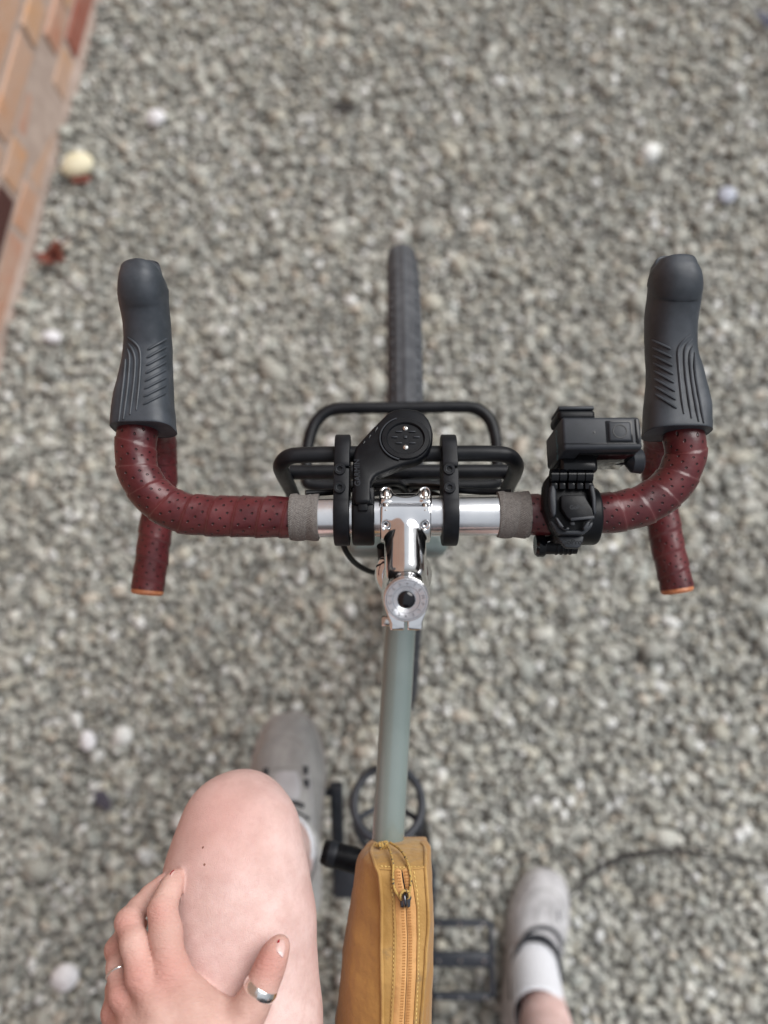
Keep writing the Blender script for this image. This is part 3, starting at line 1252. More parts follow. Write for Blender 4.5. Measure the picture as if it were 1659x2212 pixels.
st = sdf_mb(stem_fn, (BAR.x - 0.024, CP.y - 0.030, CP.z - 0.075), (BAR.x + 0.026, BAR.y + 0.006, CP.z + 0.004), 0.0007)
stem = obj('stem', st, 'chrome', bike, angle=50)


def plate_fn(p):
    q = p - nBAR
    sl = cyl(p, nBAR, XA, 0.0207, -0.0193, 0.0193, 0.0016)
    f_ = q @ nSD
    u_ = q @ nUP
    x_ = q @ XA
    d = sl
    for sx in (-1, 1):
        for su in (-1, 1):
            c = nBAR + XA * sx * 0.0149 + nUP * 0.0150 * su
            d = smin(d, cap(p, c, c + nSD * 0.0120 - nUP * 0.0004 * su, 0.0050, 0.0048), 0.003)
    d = smax(d, -0.0018 - f_, 0.0008)
    for sx in (-1, 1):                                      # slots for the bolt heads
        c = nBAR + XA * sx * 0.0149 + nUP * 0.0205
        d = smax(d, -cap(p, c + nSD * 0.0060, c + nSD * 0.0110, 0.0042, 0.0042), 0.0008)
    # U-shaped cut-out between the two ears
    un = np.maximum(np.sqrt((x_ / 1.1) ** 2 + (np.minimum(f_ - 0.0134, 0)) ** 2) - 0.0090, 0.003 - u_)
    d = smax(d, -un, 0.0016)
    return d


pl = sdf_mb(plate_fn, (BAR.x - 0.023, BAR.y - 0.012, BAR.z - 0.030), (BAR.x + 0.024, BAR.y + 0.036, BAR.z + 0.026), 0.0007)
plate = obj('face_plate', pl, 'chrome', stem, angle=50)
for sx in (-1, 1):
    m_ = MB()
    c = BAR + X * sx * 0.0149 + Vector(nUP) * 0.0172
    rod(m_, c - SD * 0.008, c + SD * 0.008, 0.0023, 14)
    lathe(m_, [(0.0030, 0), (0.0034, 0.0006), (0.0034, 0.0062), (0.0028, 0.0070), (0.0018, 0.0070), (0.0018, 0.005), (0, 0.005)], c + SD * 0.0050, SD, 20)
    obj('plate_bolt', m_, 'steel', stem)
    m_ = MB()
    c = BAR + X * sx * 0.0148 - SD * 0.0158 + Vector(nUP) * 0.0122
    dd = (-SD * 0.8 + Vector(nUP) * 0.6).normalized()
    for k in range(6):
        lathe(m_, [(0.0, 0), (0.0018, 0), (0.0022, 0.0003), (0.0018, 0.0006), (0, 0.0006)], c + dd * (0.0007 * k - 0.0062), dd, 14)
    obj('thread_end', m_, 'zip_metal', stem)
m_ = MB()
c = CP + TB * 0.0185 - S * 0.012
lathe(m_, [(0.0036, 0), (0.0040, 0.0008), (0.0040, 0.0062), (0.0034, 0.007), (0.002, 0.007), (0.002, 0.005), (0, 0.005)], c - X * 0.0105, -X, 18)
obj('clamp_bolt', m_, 'steel', stem)

# top cap: turned disc, engraved rings and lettering, black plug
m_ = MB()
lathe(m_, [(0.0150, -0.0022), (0.0158, -0.0016), (0.0158, 0.0004), (0.0152, 0.0012), (0.0139, 0.0013), (0.0096, 0.0009), (0.0064, 0.0004), (0.0062, -0.0006), (0, -0.0006)], CP, S, 96, 0)
lathe(m_, [(0.0142, 0.00118), (0.0142, 0.00142), (0.0139, 0.00142), (0.0139, 0.00118)], CP, S, 80, 1, ends=False)
lathe(m_, [(0.0097, 0.0008), (0.0097, 0.00104), (0.0094, 0.00104), (0.0094, 0.0008)], CP, S, 80, 1, ends=False)
FB = -TB                                   # forwards, in the plane of the cap


def cap_letter(ch, ang, sz, r=0.0117):
    a = math.radians(ang)
    up = (FB * math.cos(a) + X * math.sin(a)).normalized()
    rt = (X * math.cos(a) - FB * math.sin(a)).normalized()
    put_text(m_, ch, sz, CP + up * r + S * 0.00128, rt, up, 1, offset=0.0)


ring_txt = ['\u00b7'] + list('TEMPLE') + ['\u00b7'] + list('CYCLES')
for i, ch in enumerate(ring_txt):
    ang = 2.0 + i * 360.0 / 14
    if ch == '\u00b7':
        a = math.radians(ang)
        lathe(m_, [(0.00055, 0.001), (0.00055, 0.0013), (0, 0.0013)], CP + (FB * math.cos(a) + X * math.sin(a)) * 0.0117, S, 12, 1)
    else:
        cap_letter(ch, ang, 0.0034)
M['turned'] = turned_mat(CP, S)
tc = obj('top_cap', m_, ['turned', 'engrave'], stem, angle=30)
m_ = MB()
lathe(m_, [(0.0061, -0.0006), (0.0061, 0.0006), (0.0055, 0.0014), (0.0040, 0.0021), (0.0020, 0.0025), (0, 0.0026)], CP, S, 40)
obj('cap_plug', m_, 'plug', stem)

# ---- handlebar
m_ = MB()
LBAR = at(640, 1117.5, 0.92)
RBAR = at(1130, 1112, 0.92)
rod(m_, LBAR, RBAR, 0.0159, 40)
hb = obj('handlebar', m_, 'alloy', bike)


def wrapped(name, path, r, pitch, parent, mt, lip=0.0009, seg=44, step=0.0011, label=None, mode='tape', hand=1):
    pts = resample(path, step)
    fr = frames(pts)
    L = 0.0
    vs, uvv = [], []
    for i, p in enumerate(pts):
        if i:
            L += (p - pts[i - 1]).length
        rad = r(i / (len(pts) - 1)) if callable(r) else r
        for k in range(seg + 1):
            a = 2 * PI * k / seg
            s = L / pitch + hand * a / (2 * PI)
            rr_ = rad + lip * (s % 1.0) + 0.0003 * math.sin(a * 3 + L * 60) * math.sin(L * 170)
            if k < seg:
                vs.append(p + fr[i][1] * math.cos(a) * rr_ + fr[i][2] * math.sin(a) * rr_)
            uvv.append((s, a * rad * 1000) if mode == 'tape' else (L * 1000, a * rad * 1000))
    fs, uv = [], []
    n = len(pts)
    for i in range(n - 1):
        for k in range(seg):
            k2 = (k + 1) % seg
            fs.append((i * seg + k, i * seg + k2, (i + 1) * seg + k2, (i + 1) * seg + k))
            w_ = seg + 1
            uv += [uvv[i * w_ + k], uvv[i * w_ + k + 1], uvv[(i + 1) * w_ + k + 1], uvv[(i + 1) * w_ + k]]
    fs.append(tuple(reversed(range(seg))))
    uv += [(0, 0)] * seg
    fs.append(tuple(range((n - 1) * seg, n * seg)))
    uv += [(0, 0)] * seg
    m_ = MB()
    m_.add(vs, fs)
    m_.uv = uv
    return obj(name, m_, mt, parent, angle=60, label=label)


LP = [(632, 1117.5, .92), (560, 1116, .92), (450, 1114, .920), (376, 1101, .921), (320, 1058, .923), (295, 1000, .926), (297, 930, .928),
      (308, 905, .914), (322, 902, .885), (338, 925, .845), (346, 985, .815), (346, 1060, .802), (334, 1160, .795), (319, 1274, .790)]
RP = [(1135, 1112, .92), (1200, 1110.5, .92), (1305, 1108, .920), (1382, 1094, .921), (1446, 1052, .923), (1479, 994, .926), (1476, 940, .928),
      (1462, 912, .914), (1446, 905, .885), (1432, 928, .845), (1424, 985, .815), (1424, 1060, .802), (1439, 1160, .795), (1462, 1270, .790)]
for P_, hand in ((LP, 1), (RP, -1)):
    path = spline([at(*q) for q in P_], 16)
    wrapped('bar_tape', path, lambda t: 0.0158 - 0.0012 * t, 0.019, bike, 'tape', hand=hand)
    e0, e1 = path[-2], path[-1]
    d_ = (e1 - e0).normalized()
    m_ = MB()
    lathe(m_, [(0.0138, -0.004), (0.0147, 0.0002), (0.0147, 0.0028), (0.0132, 0.0046), (0.006, 0.0052), (0, 0.0052)], e1, d_, 32)
    obj('bar_plug', m_, 'orange', bike)
    # open end edge of the tape under the plug is closed by the plug itself
for a_, b_ in ((628, 689), (1074.5, 1141)):
    y_ = 1117.5 if a_ < 800 else 1112
    p0, p1 = at(a_, y_, 0.92), at(b_, y_, 0.92)
    path = resample([p0, p1], 0.0008)
    wrapped('finishing_tape', path, lambda t: 0.0177 + 0.0004 * math.sin(t * 9), 0.011, bike, 'cloth', lip=0.0007, step=0.0008, mode='cloth')

# ---- brake hoods with moulded ribs, and levers
HL = [(929, 311, 132, .950, .040), (926, 311, 133, .9525, .042), (900, 311, 129, .952, .042), (866, 311, 123, .951, .042), (825, 315, 112, .950, .041), (787, 318, 103, .950, .040),
      (747, 320, 98, .952, .040), (696, 317.5, 96, .960, .042), (655, 312, 98, .969, .045), (624, 309.5, 98.5, .977, .047),
      (604, 310, 90, .977, .045), (590, 311, 72, .973, .038), (582, 312, 54, .970, .028), (579, 312, 26, .964, .014)]
HR = [(938, 1461, 136, .950, .040), (935, 1461, 138, .9525, .042), (910, 1462, 137, .952, .042), (880, 1462, 135, .951, .042), (840, 1459.5, 122, .950, .041), (800, 1456, 112, .950, .040),
      (755, 1449, 104, .952, .040), (696, 1449, 106, .960, .042), (646, 1455, 106, .969, .045), (615, 1457, 108, .977, .047),
      (594, 1453, 99, .977, .045), (580, 1450, 78, .973, .038), (572, 1450, 56, .970, .028), (569, 1450, 28, .964, .014)]


import mathutils.noise as noise_


def hood(ST, side):
    cs = [at(cx, py, zt - h / 2) for (py, cx, w_, zt, h) in ST]
    # refine the stations
    n = len(ST)
    keys = []
    for i in range(n):
        keys.append((cs[i], size(ST[i][2] / 2, cs[i]), ST[i][4] / 2))
    pts = spline([k[0] for k in keys], 6)
    ws = spline([Vector((k[1], k[2], 0)) for k in keys], 6)
    fr_ = frames(pts)
    rings = []
    for i, p in enumerate(pts):
        T = fr_[i][0]
        T = Vector((0, T.y, T.z)).normalized()
        if i < 8:
            T = Y
        uz = Vector((0, -T.z, T.y))
        e = 3.4 - 1.0 * min(1, i / 40)
        rings.append(superring(p, X, uz, max(ws[i].x, 0.002), max(ws[i].y, 0.002), 36, e))
    for i, rg_ in enumerate(rings):
        for k, p in enumerate(rg_):
            amp = 0.0004 + 0.0011 * max(0.0, (i - 45) / 25)
            nv_ = (p - pts[i]).normalized()
            rg_[k] = p + nv_ * amp * (noise_.noise(p * 75 + Vector((side * 3, 0, 0))) + 0.5 * noise_.noise(p * 190))
    m_ = MB()
    loft(m_, rings)
    o = obj('brake_hood', m_, 'rubber', bike, angle=45)
    bv = m_.bvh()

    def rib(px, r=0.0011):
        q = []
        for a, b in px:
            p, nrm = hit(bv, a, b)
            if p is not None:
                q.append(p - nrm * 0.0003)
        if len(q) > 1:
            m2 = MB()
            qq = spline(q, 4)
            k = len(qq)
            tube(m2, qq, [r * min(1, 0.45 + 1.6 * math.sin(PI * (i + 0.3) / (k - 0.4))) if True else r for i in range(k)], 8)
            obj('rib', m2, 'rubber', o)
    return o, bv, rib


hl, bvl, ribl = hood(HL, -1)
sc1 = lambda x, y: (216 + 0.3662 * x, 513 + 0.3662 * y)
for k in range(8):
    x0, y0 = 280 - 3.5 * k, 663 + 46 * k
    x1, y1 = 391 - 0.5 * k, 598 + 45.5 * k
    ribl([sc1(x0 + (x1 - x0) * t, y0 + (y1 - y0) * t) for t in (0, .25, .5, .75, 1)])
for q in ([(165, 590), (205, 622), (232, 660), (240, 720), (236, 800), (228, 900), (215, 1018)],
          [(168, 628), (195, 670), (208, 720), (206, 800), (196, 900), (178, 1045)],
          [(164, 660), (176, 710), (172, 800), (160, 920), (139, 1072)],
          [(152, 720), (146, 800), (132, 920), (112, 1085)]):
    ribl([sc1(*p) for p in q])
hr, bvr, ribr = hood(HR, 1)
sc3 = lambda x, y: (1107 + 0.3662 * x, 513 + 0.3662 * y)
for k in range(8):
    x0, y0 = 822 + 3 * k, 605 + 46 * k
    x1, y1 = 934 + 5 * k, 658 + 50 * k
    ribr([sc3(x0 + (x1 - x0) * t, y0 + (y1 - y0) * t) for t in (0, .25, .5, .75, 1)])
for q in ([(1050, 575), (1005, 615), (978, 660), (978, 740), (986, 830), (996, 930), (1011, 1040)],
          [(1058, 600), (1025, 640), (1014, 690), (1018, 780), (1032, 900), (1056, 1066)],
          [(1064, 640), (1046, 690), (1052, 800), (1070, 930), (1098, 1086)],
          [(1074, 680), (1076, 790), (1098, 930), (1128, 1095)]):
    ribr([sc3(*p) for p in q])
for px, sx, hd in ((312, 1, hl), (1452, -1, hr)):
    m_ = MB()
    pts = spline([at(px + 22 * sx, 640, .938), at(px + 34 * sx, 668, .910), at(px + 38 * sx, 740, .870), at(px + 36 * sx, 830, .835)], 8)
    tube(m_, pts, [0.0075 - 0.0025 * i / 24 for i in range(25)], 14)
    obj('brake_lever', m_, 'black', bike)

# ---- hoses and cables round the head tube
for q, r in (([(660, 1066, .912), (725, 1062, .905), (800, 1050, .895), (862, 1046, .870), (884, 1080, .800), (878, 1160, .735)], 0.0027),
             ([(1105, 1064, .912), (1040, 1062, .905), (985, 1058, .900), (915, 1050, .880), (868, 1062, .820), (862, 1150, .740)], 0.0027),
             ([(735, 1150, .890), (748, 1192, .868), (775, 1222, .830), (812, 1236, .795), (848, 1215, .765), (862, 1180, .74)], 0.0024),
             ([(800, 1072, .900), (850, 1056, .870), (872, 1075, .820), (880, 1120, .760)], 0.0024),
             ([(960, 1075, .895), (905, 1060, .865), (880, 1085, .810), (872, 1130, .760)], 0.0024),
             ([(823, 1180, .885), (826, 1212, .868), (832, 1246, .845), (845, 1290, .80), (860, 1360, .72)], 0.0036)):
    m_ = MB()
    tube(m_, spline([at(*p) for p in q], 10), r, 10)
    obj('brake_hose', m_, 'plastic', bike)

# ---- cranks, chainring, pedals
PL = at(727, 1712, 0.353)                  # left pedal axle (inner end)
PR_ = BB - (PL - BB)
lx, rx = PL.x, BB.x + 0.048


def crank(bbp, end):
    m_ = MB()
    pts = [bbp.lerp(end, t) for t in (0, .04, .1, .3, .6, .9, .97, 1.0)]
    d = (end - bbp).normalized()
    up = X.cross(d)
    wd = [0.014, 0.020, 0.0205, 0.0145, 0.0125, 0.0125, 0.0115, 0.007]
    loft(m_, [superring(p, X, up, 0.0095 if i else 0.008, w_, 20, 3.2) for i, (p, w_) in enumerate(zip(pts, wd))])
    obj('crank_arm', m_, 'cage', bike)


crank(Vector((lx, BB.y - 0.014, BB.z - 0.008)), Vector((lx, PL.y + 0.012, PL.z + 0.007)))
PRx = Vector((rx + 0.006, BB.y - (PL.y - BB.y), BB.z - (PL.z - BB.z)))
crank(Vector((rx + 0.006, BB.y + 0.014, BB.z + 0.008)), PRx + Vector((0, -0.012, -0.007)))
m_ = MB()
nT = 42
rg = [[], [], [], []]
for k in range(nT * 4):
    a = 2 * PI * k / (nT * 4)
    ro = 0.0855 + (0.0032 if k % 4 in (1, 2) else -0.001)
    for i, (r_, dx) in enumerate(((0.068, -0.0015), (ro, -0.001), (ro, 0.001), (0.068, 0.0015))):
        rg[i].append(Vector((BB.x + 0.047 + dx, BB.y + r_ * math.cos(a), BB.z + r_ * math.sin(a))))
loft(m_, rg + [rg[0]], caps=False)
for k in range(4):
    a = k * PI / 2 + 0.4
    rod(m_, (BB.x + 0.049, BB.y, BB.z), (BB.x + 0.048, BB.y + 0.071 * math.cos(a), BB.z + 0.071 * math.sin(a)), 0.007, 10)
obj('chainring', m_, 'black_paint', bike, angle=30)
m_ = MB()
cpts = []
for k in range(40):
    a = -PI / 2 + PI * k / 39
    cpts.append(Vector((BB.x + 0.047, BB.y + 0.0865 * math.cos(a), BB.z + 0.0865 * math.sin(a))))
cpts += [Vector((BB.x + 0.047, RA.y, RA.z + 0.035)), Vector((BB.x + 0.047, RA.y - 0.035, RA.z)), Vector((BB.x + 0.047, RA.y, RA.z - 0.035))]
tube(m_, cpts, 0.0038, 6, closed=True)
obj('chain', m_, 'zip_metal', bike)


def pedal(c, sx):
    """platform cage: two end rails, three cross bars, axle, steel pins"""
    Wd, Ln = 0.088, 0.104
    m_ = MB()
    for dy in (-0.5, 0.5):
        rbox(m_, c + Vector((0, dy * Ln, 0)), (Wd, 0.011, 0.014), 0.003)
    rbox(m_, c, (Wd, 0.022, 0.015), 0.004)
    for dx in (-0.5, 0.5):
        rbox(m_, c + Vector((dx * (Wd + 0.007), 0, 0)), (0.008, Ln + 0.004, 0.013), 0.003)
    rod(m_, c - X * sx * 0.075, c + X * sx * 0.04, 0.006, 14)
    o = obj('pedal', m_, 'cage', bike)
    for dy in (-0.5, 0.0, 0.5):
        for dx in (-0.40, -0.02, 0.40):
            p = MB()
            lathe(p, [(0.0022, 0), (0.0022, 0.0036), (0, 0.0036)], c + Vector((dx * Wd, dy * Ln, 0.006)), Z, 8)
            obj('pin', p, 'steel', o)


PRC = at(996, 2092, PRx.z)
pedal(Vector((PRC.x, PRx.y, PRx.z)), 1)
pedal(Vector((lx - 0.072, PL.y, PL.z)), -1)

# ---- seatpost and saddle (below the rider, behind the picture's lower edge)
sd_ = (ST1 - BB).normalized()
SP = BB + sd_ * ((0.845 - BB.z) / sd_.z)
m_ = MB(); rod(m_, ST1, SP, 0.0125, 16); obj('seatpost', m_, 'black', bike)
m_ = MB()
rg = []
for t, hw, dz in ((0.14, 0.016, -0.006), (0.13, 0.020, 0.0), (0.05, 0.024, 0.004), (-0.03, 0.045, 0.006), (-0.09, 0.068, 0.012), (-0.125, 0.066, 0.014), (-0.135, 0.05, 0.006)):
    rg.append(superring(SP + Vector((0, t, 0.018 + dz)), X, Z, hw, 0.018, 24, 2.4))
loft(m_, rg)
obj('saddle', m_, 'saddle', bike)

# ================================================================== THINGS ON THE BICYCLE
# ---- bag support: bent tube with a cross tube, held by two double clamps
bs = thing('bag_support', 'black tubular loop held ahead of the handlebar by two bolted clamps', 'bag support', at(860, 1000, .90))
R6 = 0.0064
m_ = MB()
lp = [(642, 1088, .775), (622, 1046, .840), (610, 1022, .885), (607, 1005, .908), (622, 988, .918), (656, 983, .92), (760, 981, .92),
      (960, 980, .92), (1062, 980, .92), (1098, 985, .918), (1114, 1002, .908), (1112, 1020, .885), (1101, 1045, .840), (1083, 1088, .775)]
tube(m_, spline([at(*p) for p in lp], 8), R6, 20)
obj('loop_tube', m_, 'black_paint', bs)
m_ = MB()
rod(m_, at(626, 1020, .846), at(1096, 1019, .846), 0.0066, 20)
obj('cross_tube', m_, 'black_paint', bs)
m_ = MB()
rod(m_, at(642, 1088, .775), at(1083, 1088, .775), 0.0060, 16)
obj('bottom_tube', m_, 'black_paint', bs)
TY = at(860, 981, .92).y
for px in (739.5, 970.5):
    cx = xat(px, BAR.y, .92)
    hw = 0.0060

    def side(poly):
        return [Vector((cx - hw, y, z)) for y, z in poly]
    by = BAR.y
    # rear ring with lug
    poly = arc2(by, .92, .0232, math.radians(62), math.radians(318), 34)
    poly += [(by + .0335, .9045), (by + .0335, .9405)]
    m_ = MB()
    prism(m_, side(poly), X * 2 * hw, 0.0012)
    # front block round the loop tube
    poly = arc2(TY, .92, .0155, math.radians(-118), math.radians(72), 24)
    poly += [(TY - .0100, .9395), (by + .0350, .9395), (by + .0350, .9045)]
    prism(m_, side(poly), X * 2 * hw, 0.0012)
    cl = obj('clamp', m_, 'black', bs)
    for (yy, zz) in ((at(px, 1053, .941).y, .9380), (at(px, 1013, .941).y, .9375)):
        b_ = MB()
        bolt(b_, (cx - 0.0012, yy, zz), Z, 0.0046, 0.0042)
        obj('clamp_bolt', b_, ['black', 'grey_plastic'], cl)

# ---- small front rack over the wheel
RZ = 0.735
rk = thing('front_rack', 'small black tubular front rack loop above the front tyre', 'rack', at(868, 960, RZ))
q = [(664, 1030), (663, 985), (668, 948), (682, 912), (708, 889), (745, 882), (870, 881), (1000, 879), (1035, 886), (1058, 908), (1070, 944), (1073, 985), (1072, 1030), (1052, 1048), (868, 1048), (684, 1048)]
m_ = MB()
tube(m_, spline([at(x, y, RZ) for x, y in q], 8, closed=True), 0.0063, 16, closed=True)
obj('loop_tube', m_, 'black_paint', rk)
m_ = MB()
tube(m_, spline([at(870, 882, RZ), at(870, 960, RZ - 0.004), at(870, 1048, RZ)], 6), 0.005, 12)
obj('centre_rail', m_, 'black_paint', rk)
for px, sx in ((668, -1), (1069, 1)):
    m_ = MB()
    p0 = at(px, 1040, RZ)
    tube(m_, spline([p0, p0 + Vector((0, 0.01, -0.05)), AX + Vector((sx * 0.064, -0.02, 0.12)), AX + Vector((sx * 0.060, 0, 0.0))], 6), 0.0045, 10)
    obj('stay', m_, 'black_paint', rk)

# ---- computer mount
PN = Vector((0, 0.27, 0.963)).normalized()
PO = Vector((0, 0.452, 0.9425))


def atp(px, py, lift=0.0):
    d = ray(px, py)
    return CAM + d * (((PO + PN * lift) - CAM).dot(PN) / d.dot(PN))


cm = thing('computer_mount', 'black out-front bike computer mount with an empty round socket', 'mount', at(785, 1100, .94))
cx = xat(785.5, BAR.y, .92)
hw = 0.0086
m_ = MB()
prism(m_, [Vector((cx - hw, y, z)) for y, z in arc2(BAR.y, .92, .0230, 0, 2 * PI * 47 / 48, 47)], X * 2 * hw, 0.0022, seg=3)
obj('clamp_ring', m_, 'plastic', cm)
m_ = MB()
rbox(m_, (cx, BAR.y + 0.0105, .9415), (2 * hw - 0.001, 0.013, 0.006), 0.0012)
rbox(m_, (cx, BAR.y + 0.005, .9432), (0.0072, 0.012, 0.0042), 0.0008)
obj('hinge_tab', m_, 'plastic', cm)
zm = lambda x, y: (750.5 + 0.1237 * x, 874.7 + 0.1237 * y)
out = [(105, 1700), (95, 1400), (90, 1050), (100, 860), (140, 730), (230, 620), (430, 400), (640, 190), (700, 130), (800, 80), (930, 55), (1080, 52), (1230, 80), (1340, 140),
       (1420, 240), (1470, 350), (1496, 480), (1490, 600), (1455, 720), (1390, 830), (1300, 920), (1180, 975), (1050, 1010), (900, 1060), (700, 1140), (520, 1210), (450, 1260), (420, 1340), (415, 1500), (415, 1700)]
m_ = MB()
prism(m_, [atp(*zm(*p)) for p in out], -PN * 0.011, 0.0028, seg=3)
arm = obj('arm', m_, 'plastic', cm, angle=50)
bva = m_.bvh()
# embossed lettering along the arm
m_ = MB()
a_, b_ = atp(*zm(185, 1470), 0.0001), atp(*zm(165, 900), 0.0001)
dr_ = (b_ - a_).normalized()
put_text(m_, 'GARMIN', 0.0062, (a_ + b_) / 2 + PN * 0.0002, dr_, PN.cross(dr_), 0)
obj('lettering', m_, 'grey_plastic', arm)
for q in (((455, 425), (520, 350), (535, 400), (470, 490)), ((350, 545), (400, 490), (412, 530), (362, 605)), ((255, 655), (300, 600), (312, 640), (268, 700))):
    m_ = MB()
    prism(m_, [atp(*zm(*p), 0.0003) for p in q], -PN * 0.002, 0.0002)
    obj('slot', m_, 'gloss', arm)
pc = atp(*zm(1015, 600))
m_ = MB()
lathe(m_, [(0.0188, -0.001), (0.0190, 0.0012), (0.0184, 0.0020), (0.0150, 0.0022), (0.0143, 0.0016), (0.0140, 0.0004), (0.0, 0.0004)], pc, PN, 64)
soc = obj('socket', m_, 'plastic', cm)
U_ = (FB - PN * FB.dot(PN)).normalized()
for dx, dy, w_, h_ in ((-0.0052, 0.0066, 0.0052, 0.0012), (0.0052, 0.0066, 0.0052, 0.0012), (-0.0086, 0.0016, 0.0046, 0.0013),
                       (0.0086, 0.0016, 0.0046, 0.0013), (-0.0052, -0.0040, 0.0048, 0.0012), (0.0052, -0.0040, 0.0048, 0.0012), (0.0, 0.0016, 0.0024, 0.0024)):
    m_ = MB()
    rot = Matrix((X, U_, PN)).transposed()
    rbox(m_, pc + X * dx + U_ * dy + PN * 0.0008, (w_, h_, 0.0012), 0.0003, rot)
    obj('socket_tab', m_, 'grey_plastic', soc)
for dy in (0.0098, -0.0078):
    m_ = MB()
    lathe(m_, [(0.0022, 0.0002), (0.0022, 0.0010), (0.0015, 0.0017), (0.0008, 0.0018), (0.0008, 0.0012), (0, 0.0012)], pc + U_ * dy, PN, 16)
    obj('socket_screw', m_, 'steel', soc)
# worn edge of the socket housing
m_ = MB()
lathe(m_, [(0.0196, -0.0005), (0.0206, 0.0006), (0.0203, 0.0016), (0.0193, 0.0016)], pc + PN * 0.0003, PN, 40, 0, math.radians(20), math.radians(165))
obj('rim_edge', m_, 'grey_plastic', cm)

# ---- handlebar clamp of the action camera
z5 = lambda x, y: (1155.5 + 0.1627 * x, 864 + 0.1627 * y)
ck = thing('camera_clamp', 'black quick-release camera clamp on the taped handlebar right of the stem', 'clamp', at(1236, 1110, .93))
cc = at(1237, 1108, .92)
m_ = MB()
hw = 0.0185
prism(m_, [Vector((cc.x - hw, y, z)) for y, z in arc2(BAR.y, .92, .0225, 0, 2 * PI * 35 / 36, 35)], X * 2 * hw, 0.003, seg=3)
obj('clamp_ring', m_, 'plastic', ck)
m_ = MB()
base = [(125, 1130), (150, 1050), (210, 965), (720, 965), (765, 1050), (800, 1150), (825, 1300), (822, 1520), (780, 1600), (720, 1725), (640, 1795), (300, 1785), (220, 1690), (180, 1585), (130, 1450), (118, 1280)]
prism(m_, [at(*z5(*p), .948) for p in base], -Z * 0.013, 0.002, seg=2)
bp = obj('base_plate', m_, 'plastic', ck)
for q in ([(205, 1130), (255, 1120), (285, 1200), (290, 1400), (285, 1520), (240, 1560), (205, 1450), (190, 1280)],
          [(730, 1120), (790, 1130), (815, 1300), (818, 1500), (790, 1545), (765, 1450), (755, 1300), (730, 1190)]):
    m_ = MB()
    prism(m_, [at(*z5(*p), .9545) for p in q], -Z * 0.008, 0.0022, seg=3)
    obj('side_rail', m_, 'grey_plastic', ck)
m_ = MB()
prism(m_, [at(*z5(*p), .951) for p in [(195, 1600), (330, 1640), (420, 1725), (640, 1725), (720, 1640), (785, 1600), (760, 1690), (650, 1790), (300, 1785)]], -Z * 0.006, 0.0015)
obj('front_lip', m_, 'grey_plastic', ck)
m_ = MB()
prism(m_, [at(*z5(*p), .957) for p in [(345, 1262), (660, 1255), (695, 1330), (765, 1445), (790, 1545), (755, 1580), (475, 1600), (430, 1560), (350, 1430)]], -Z * 0.007, 0.0013)
bk = obj('buckle', m_, 'plastic', ck)
m_ = MB()
rbox(m_, at(*z5(630, 1572), .9575), (0.0175, 0.0022, 0.0012), 0.0004, Matrix.Rotation(0.10, 3, 'Z'))
obj('buckle_edge', m_, 'grey_plastic', bk)
m_ = MB()
c_ = at(*z5(565, 1425), .9572)
put_text(m_, 'GoPro', 0.0042, c_, Vector((1, 0.05, 0)), Vector((-0.05, 1, 0)))
obj('lettering', m_, 'grey_plastic', bk)
for q in ([(270, 1560), (300, 1560), (400, 1700), (460, 1690), (455, 1725), (400, 1728), (330, 1680)], [(640, 1690), (700, 1600), (740, 1600), (700, 1700), (650, 1728)]):
    m_ = MB()
    prism(m_, [at(*z5(*p), .9555) for p in q], -Z * 0.004, 0.0007)
    obj('spring_arm', m_, 'grey_plastic', ck)
m_ = MB()
rbox(m_, at(*z5(497, 1642), .954), (0.0032, 0.0026, 0.002), 0.0003)
obj('latch_tooth', m_, 'grey_plastic', ck)
m_ = MB()
prism(m_, [at(*z5(*p), .944) for p in [(300, 1805), (655, 1805), (640, 1870), (605, 1950), (560, 1968), (410, 1960), (350, 1900)]], -Z * 0.005, 0.0012)
tb = obj('tab', m_, 'grey_plastic', ck)
m_ = MB()
put_text(m_, 'GoPro', 0.0056, at(*z5(490, 1888), .9442), X, Y)
obj('lettering', m_, 'gloss', tb)
m_ = MB()
pa, pb = at(*z5(60, 1930), .912), at(*z5(545, 1925), .912)
rod(m_, pa, pb, 0.0072, 22)
hg = obj('hinge_barrel', m_, 'plastic', ck)
for t in (0.42, 0.55, 0.68, 0.8):
    m_ = MB()
    lathe(m_, [(0.0073, 0), (0.0078, 0.0003), (0.0078, 0.0014), (0.0073, 0.0017)], pa.lerp(pb, t), (pb - pa), 22)
    obj('barrel_rib', m_, 'plastic', hg)
m_ = MB()
lathe(m_, [(0.0085, 0), (0.0092, 0.0015), (0.0092, 0.0055), (0.0075, 0.0075), (0, 0.0075)], pa + X * 0.004, -X, 20)
obj('hinge_knob', m_, 'gloss', ck)
m_ = MB()
lathe(m_, [(0.0044, 0), (0.0044, 0.0012), (0, 0.0012)], pa.lerp(pb, 0.25) + Vector((0, -0.001, 0.0040)), Vector((0.1, -0.5, 0.8)), 16)
obj('hinge_pin', m_, 'steel', ck)
# hinge fingers standing up towards the camera
for x0, x1 in ((205, 300), (315, 405), (430, 530), (545, 640), (655, 755)):
    m_ = MB()
    a_, b_ = at(*z5(x0, 1010), .953), at(*z5(x1, 1010), .953)
    rod(m_, a_, b_, 0.0055, 18)
    rbox(m_, (a_ + b_) / 2 + Vector((0, -0.004, -0.004)), ((b_ - a_).length, 0.012, 0.008), 0.001)
    obj('hinge_finger', m_, 'gloss', ck)

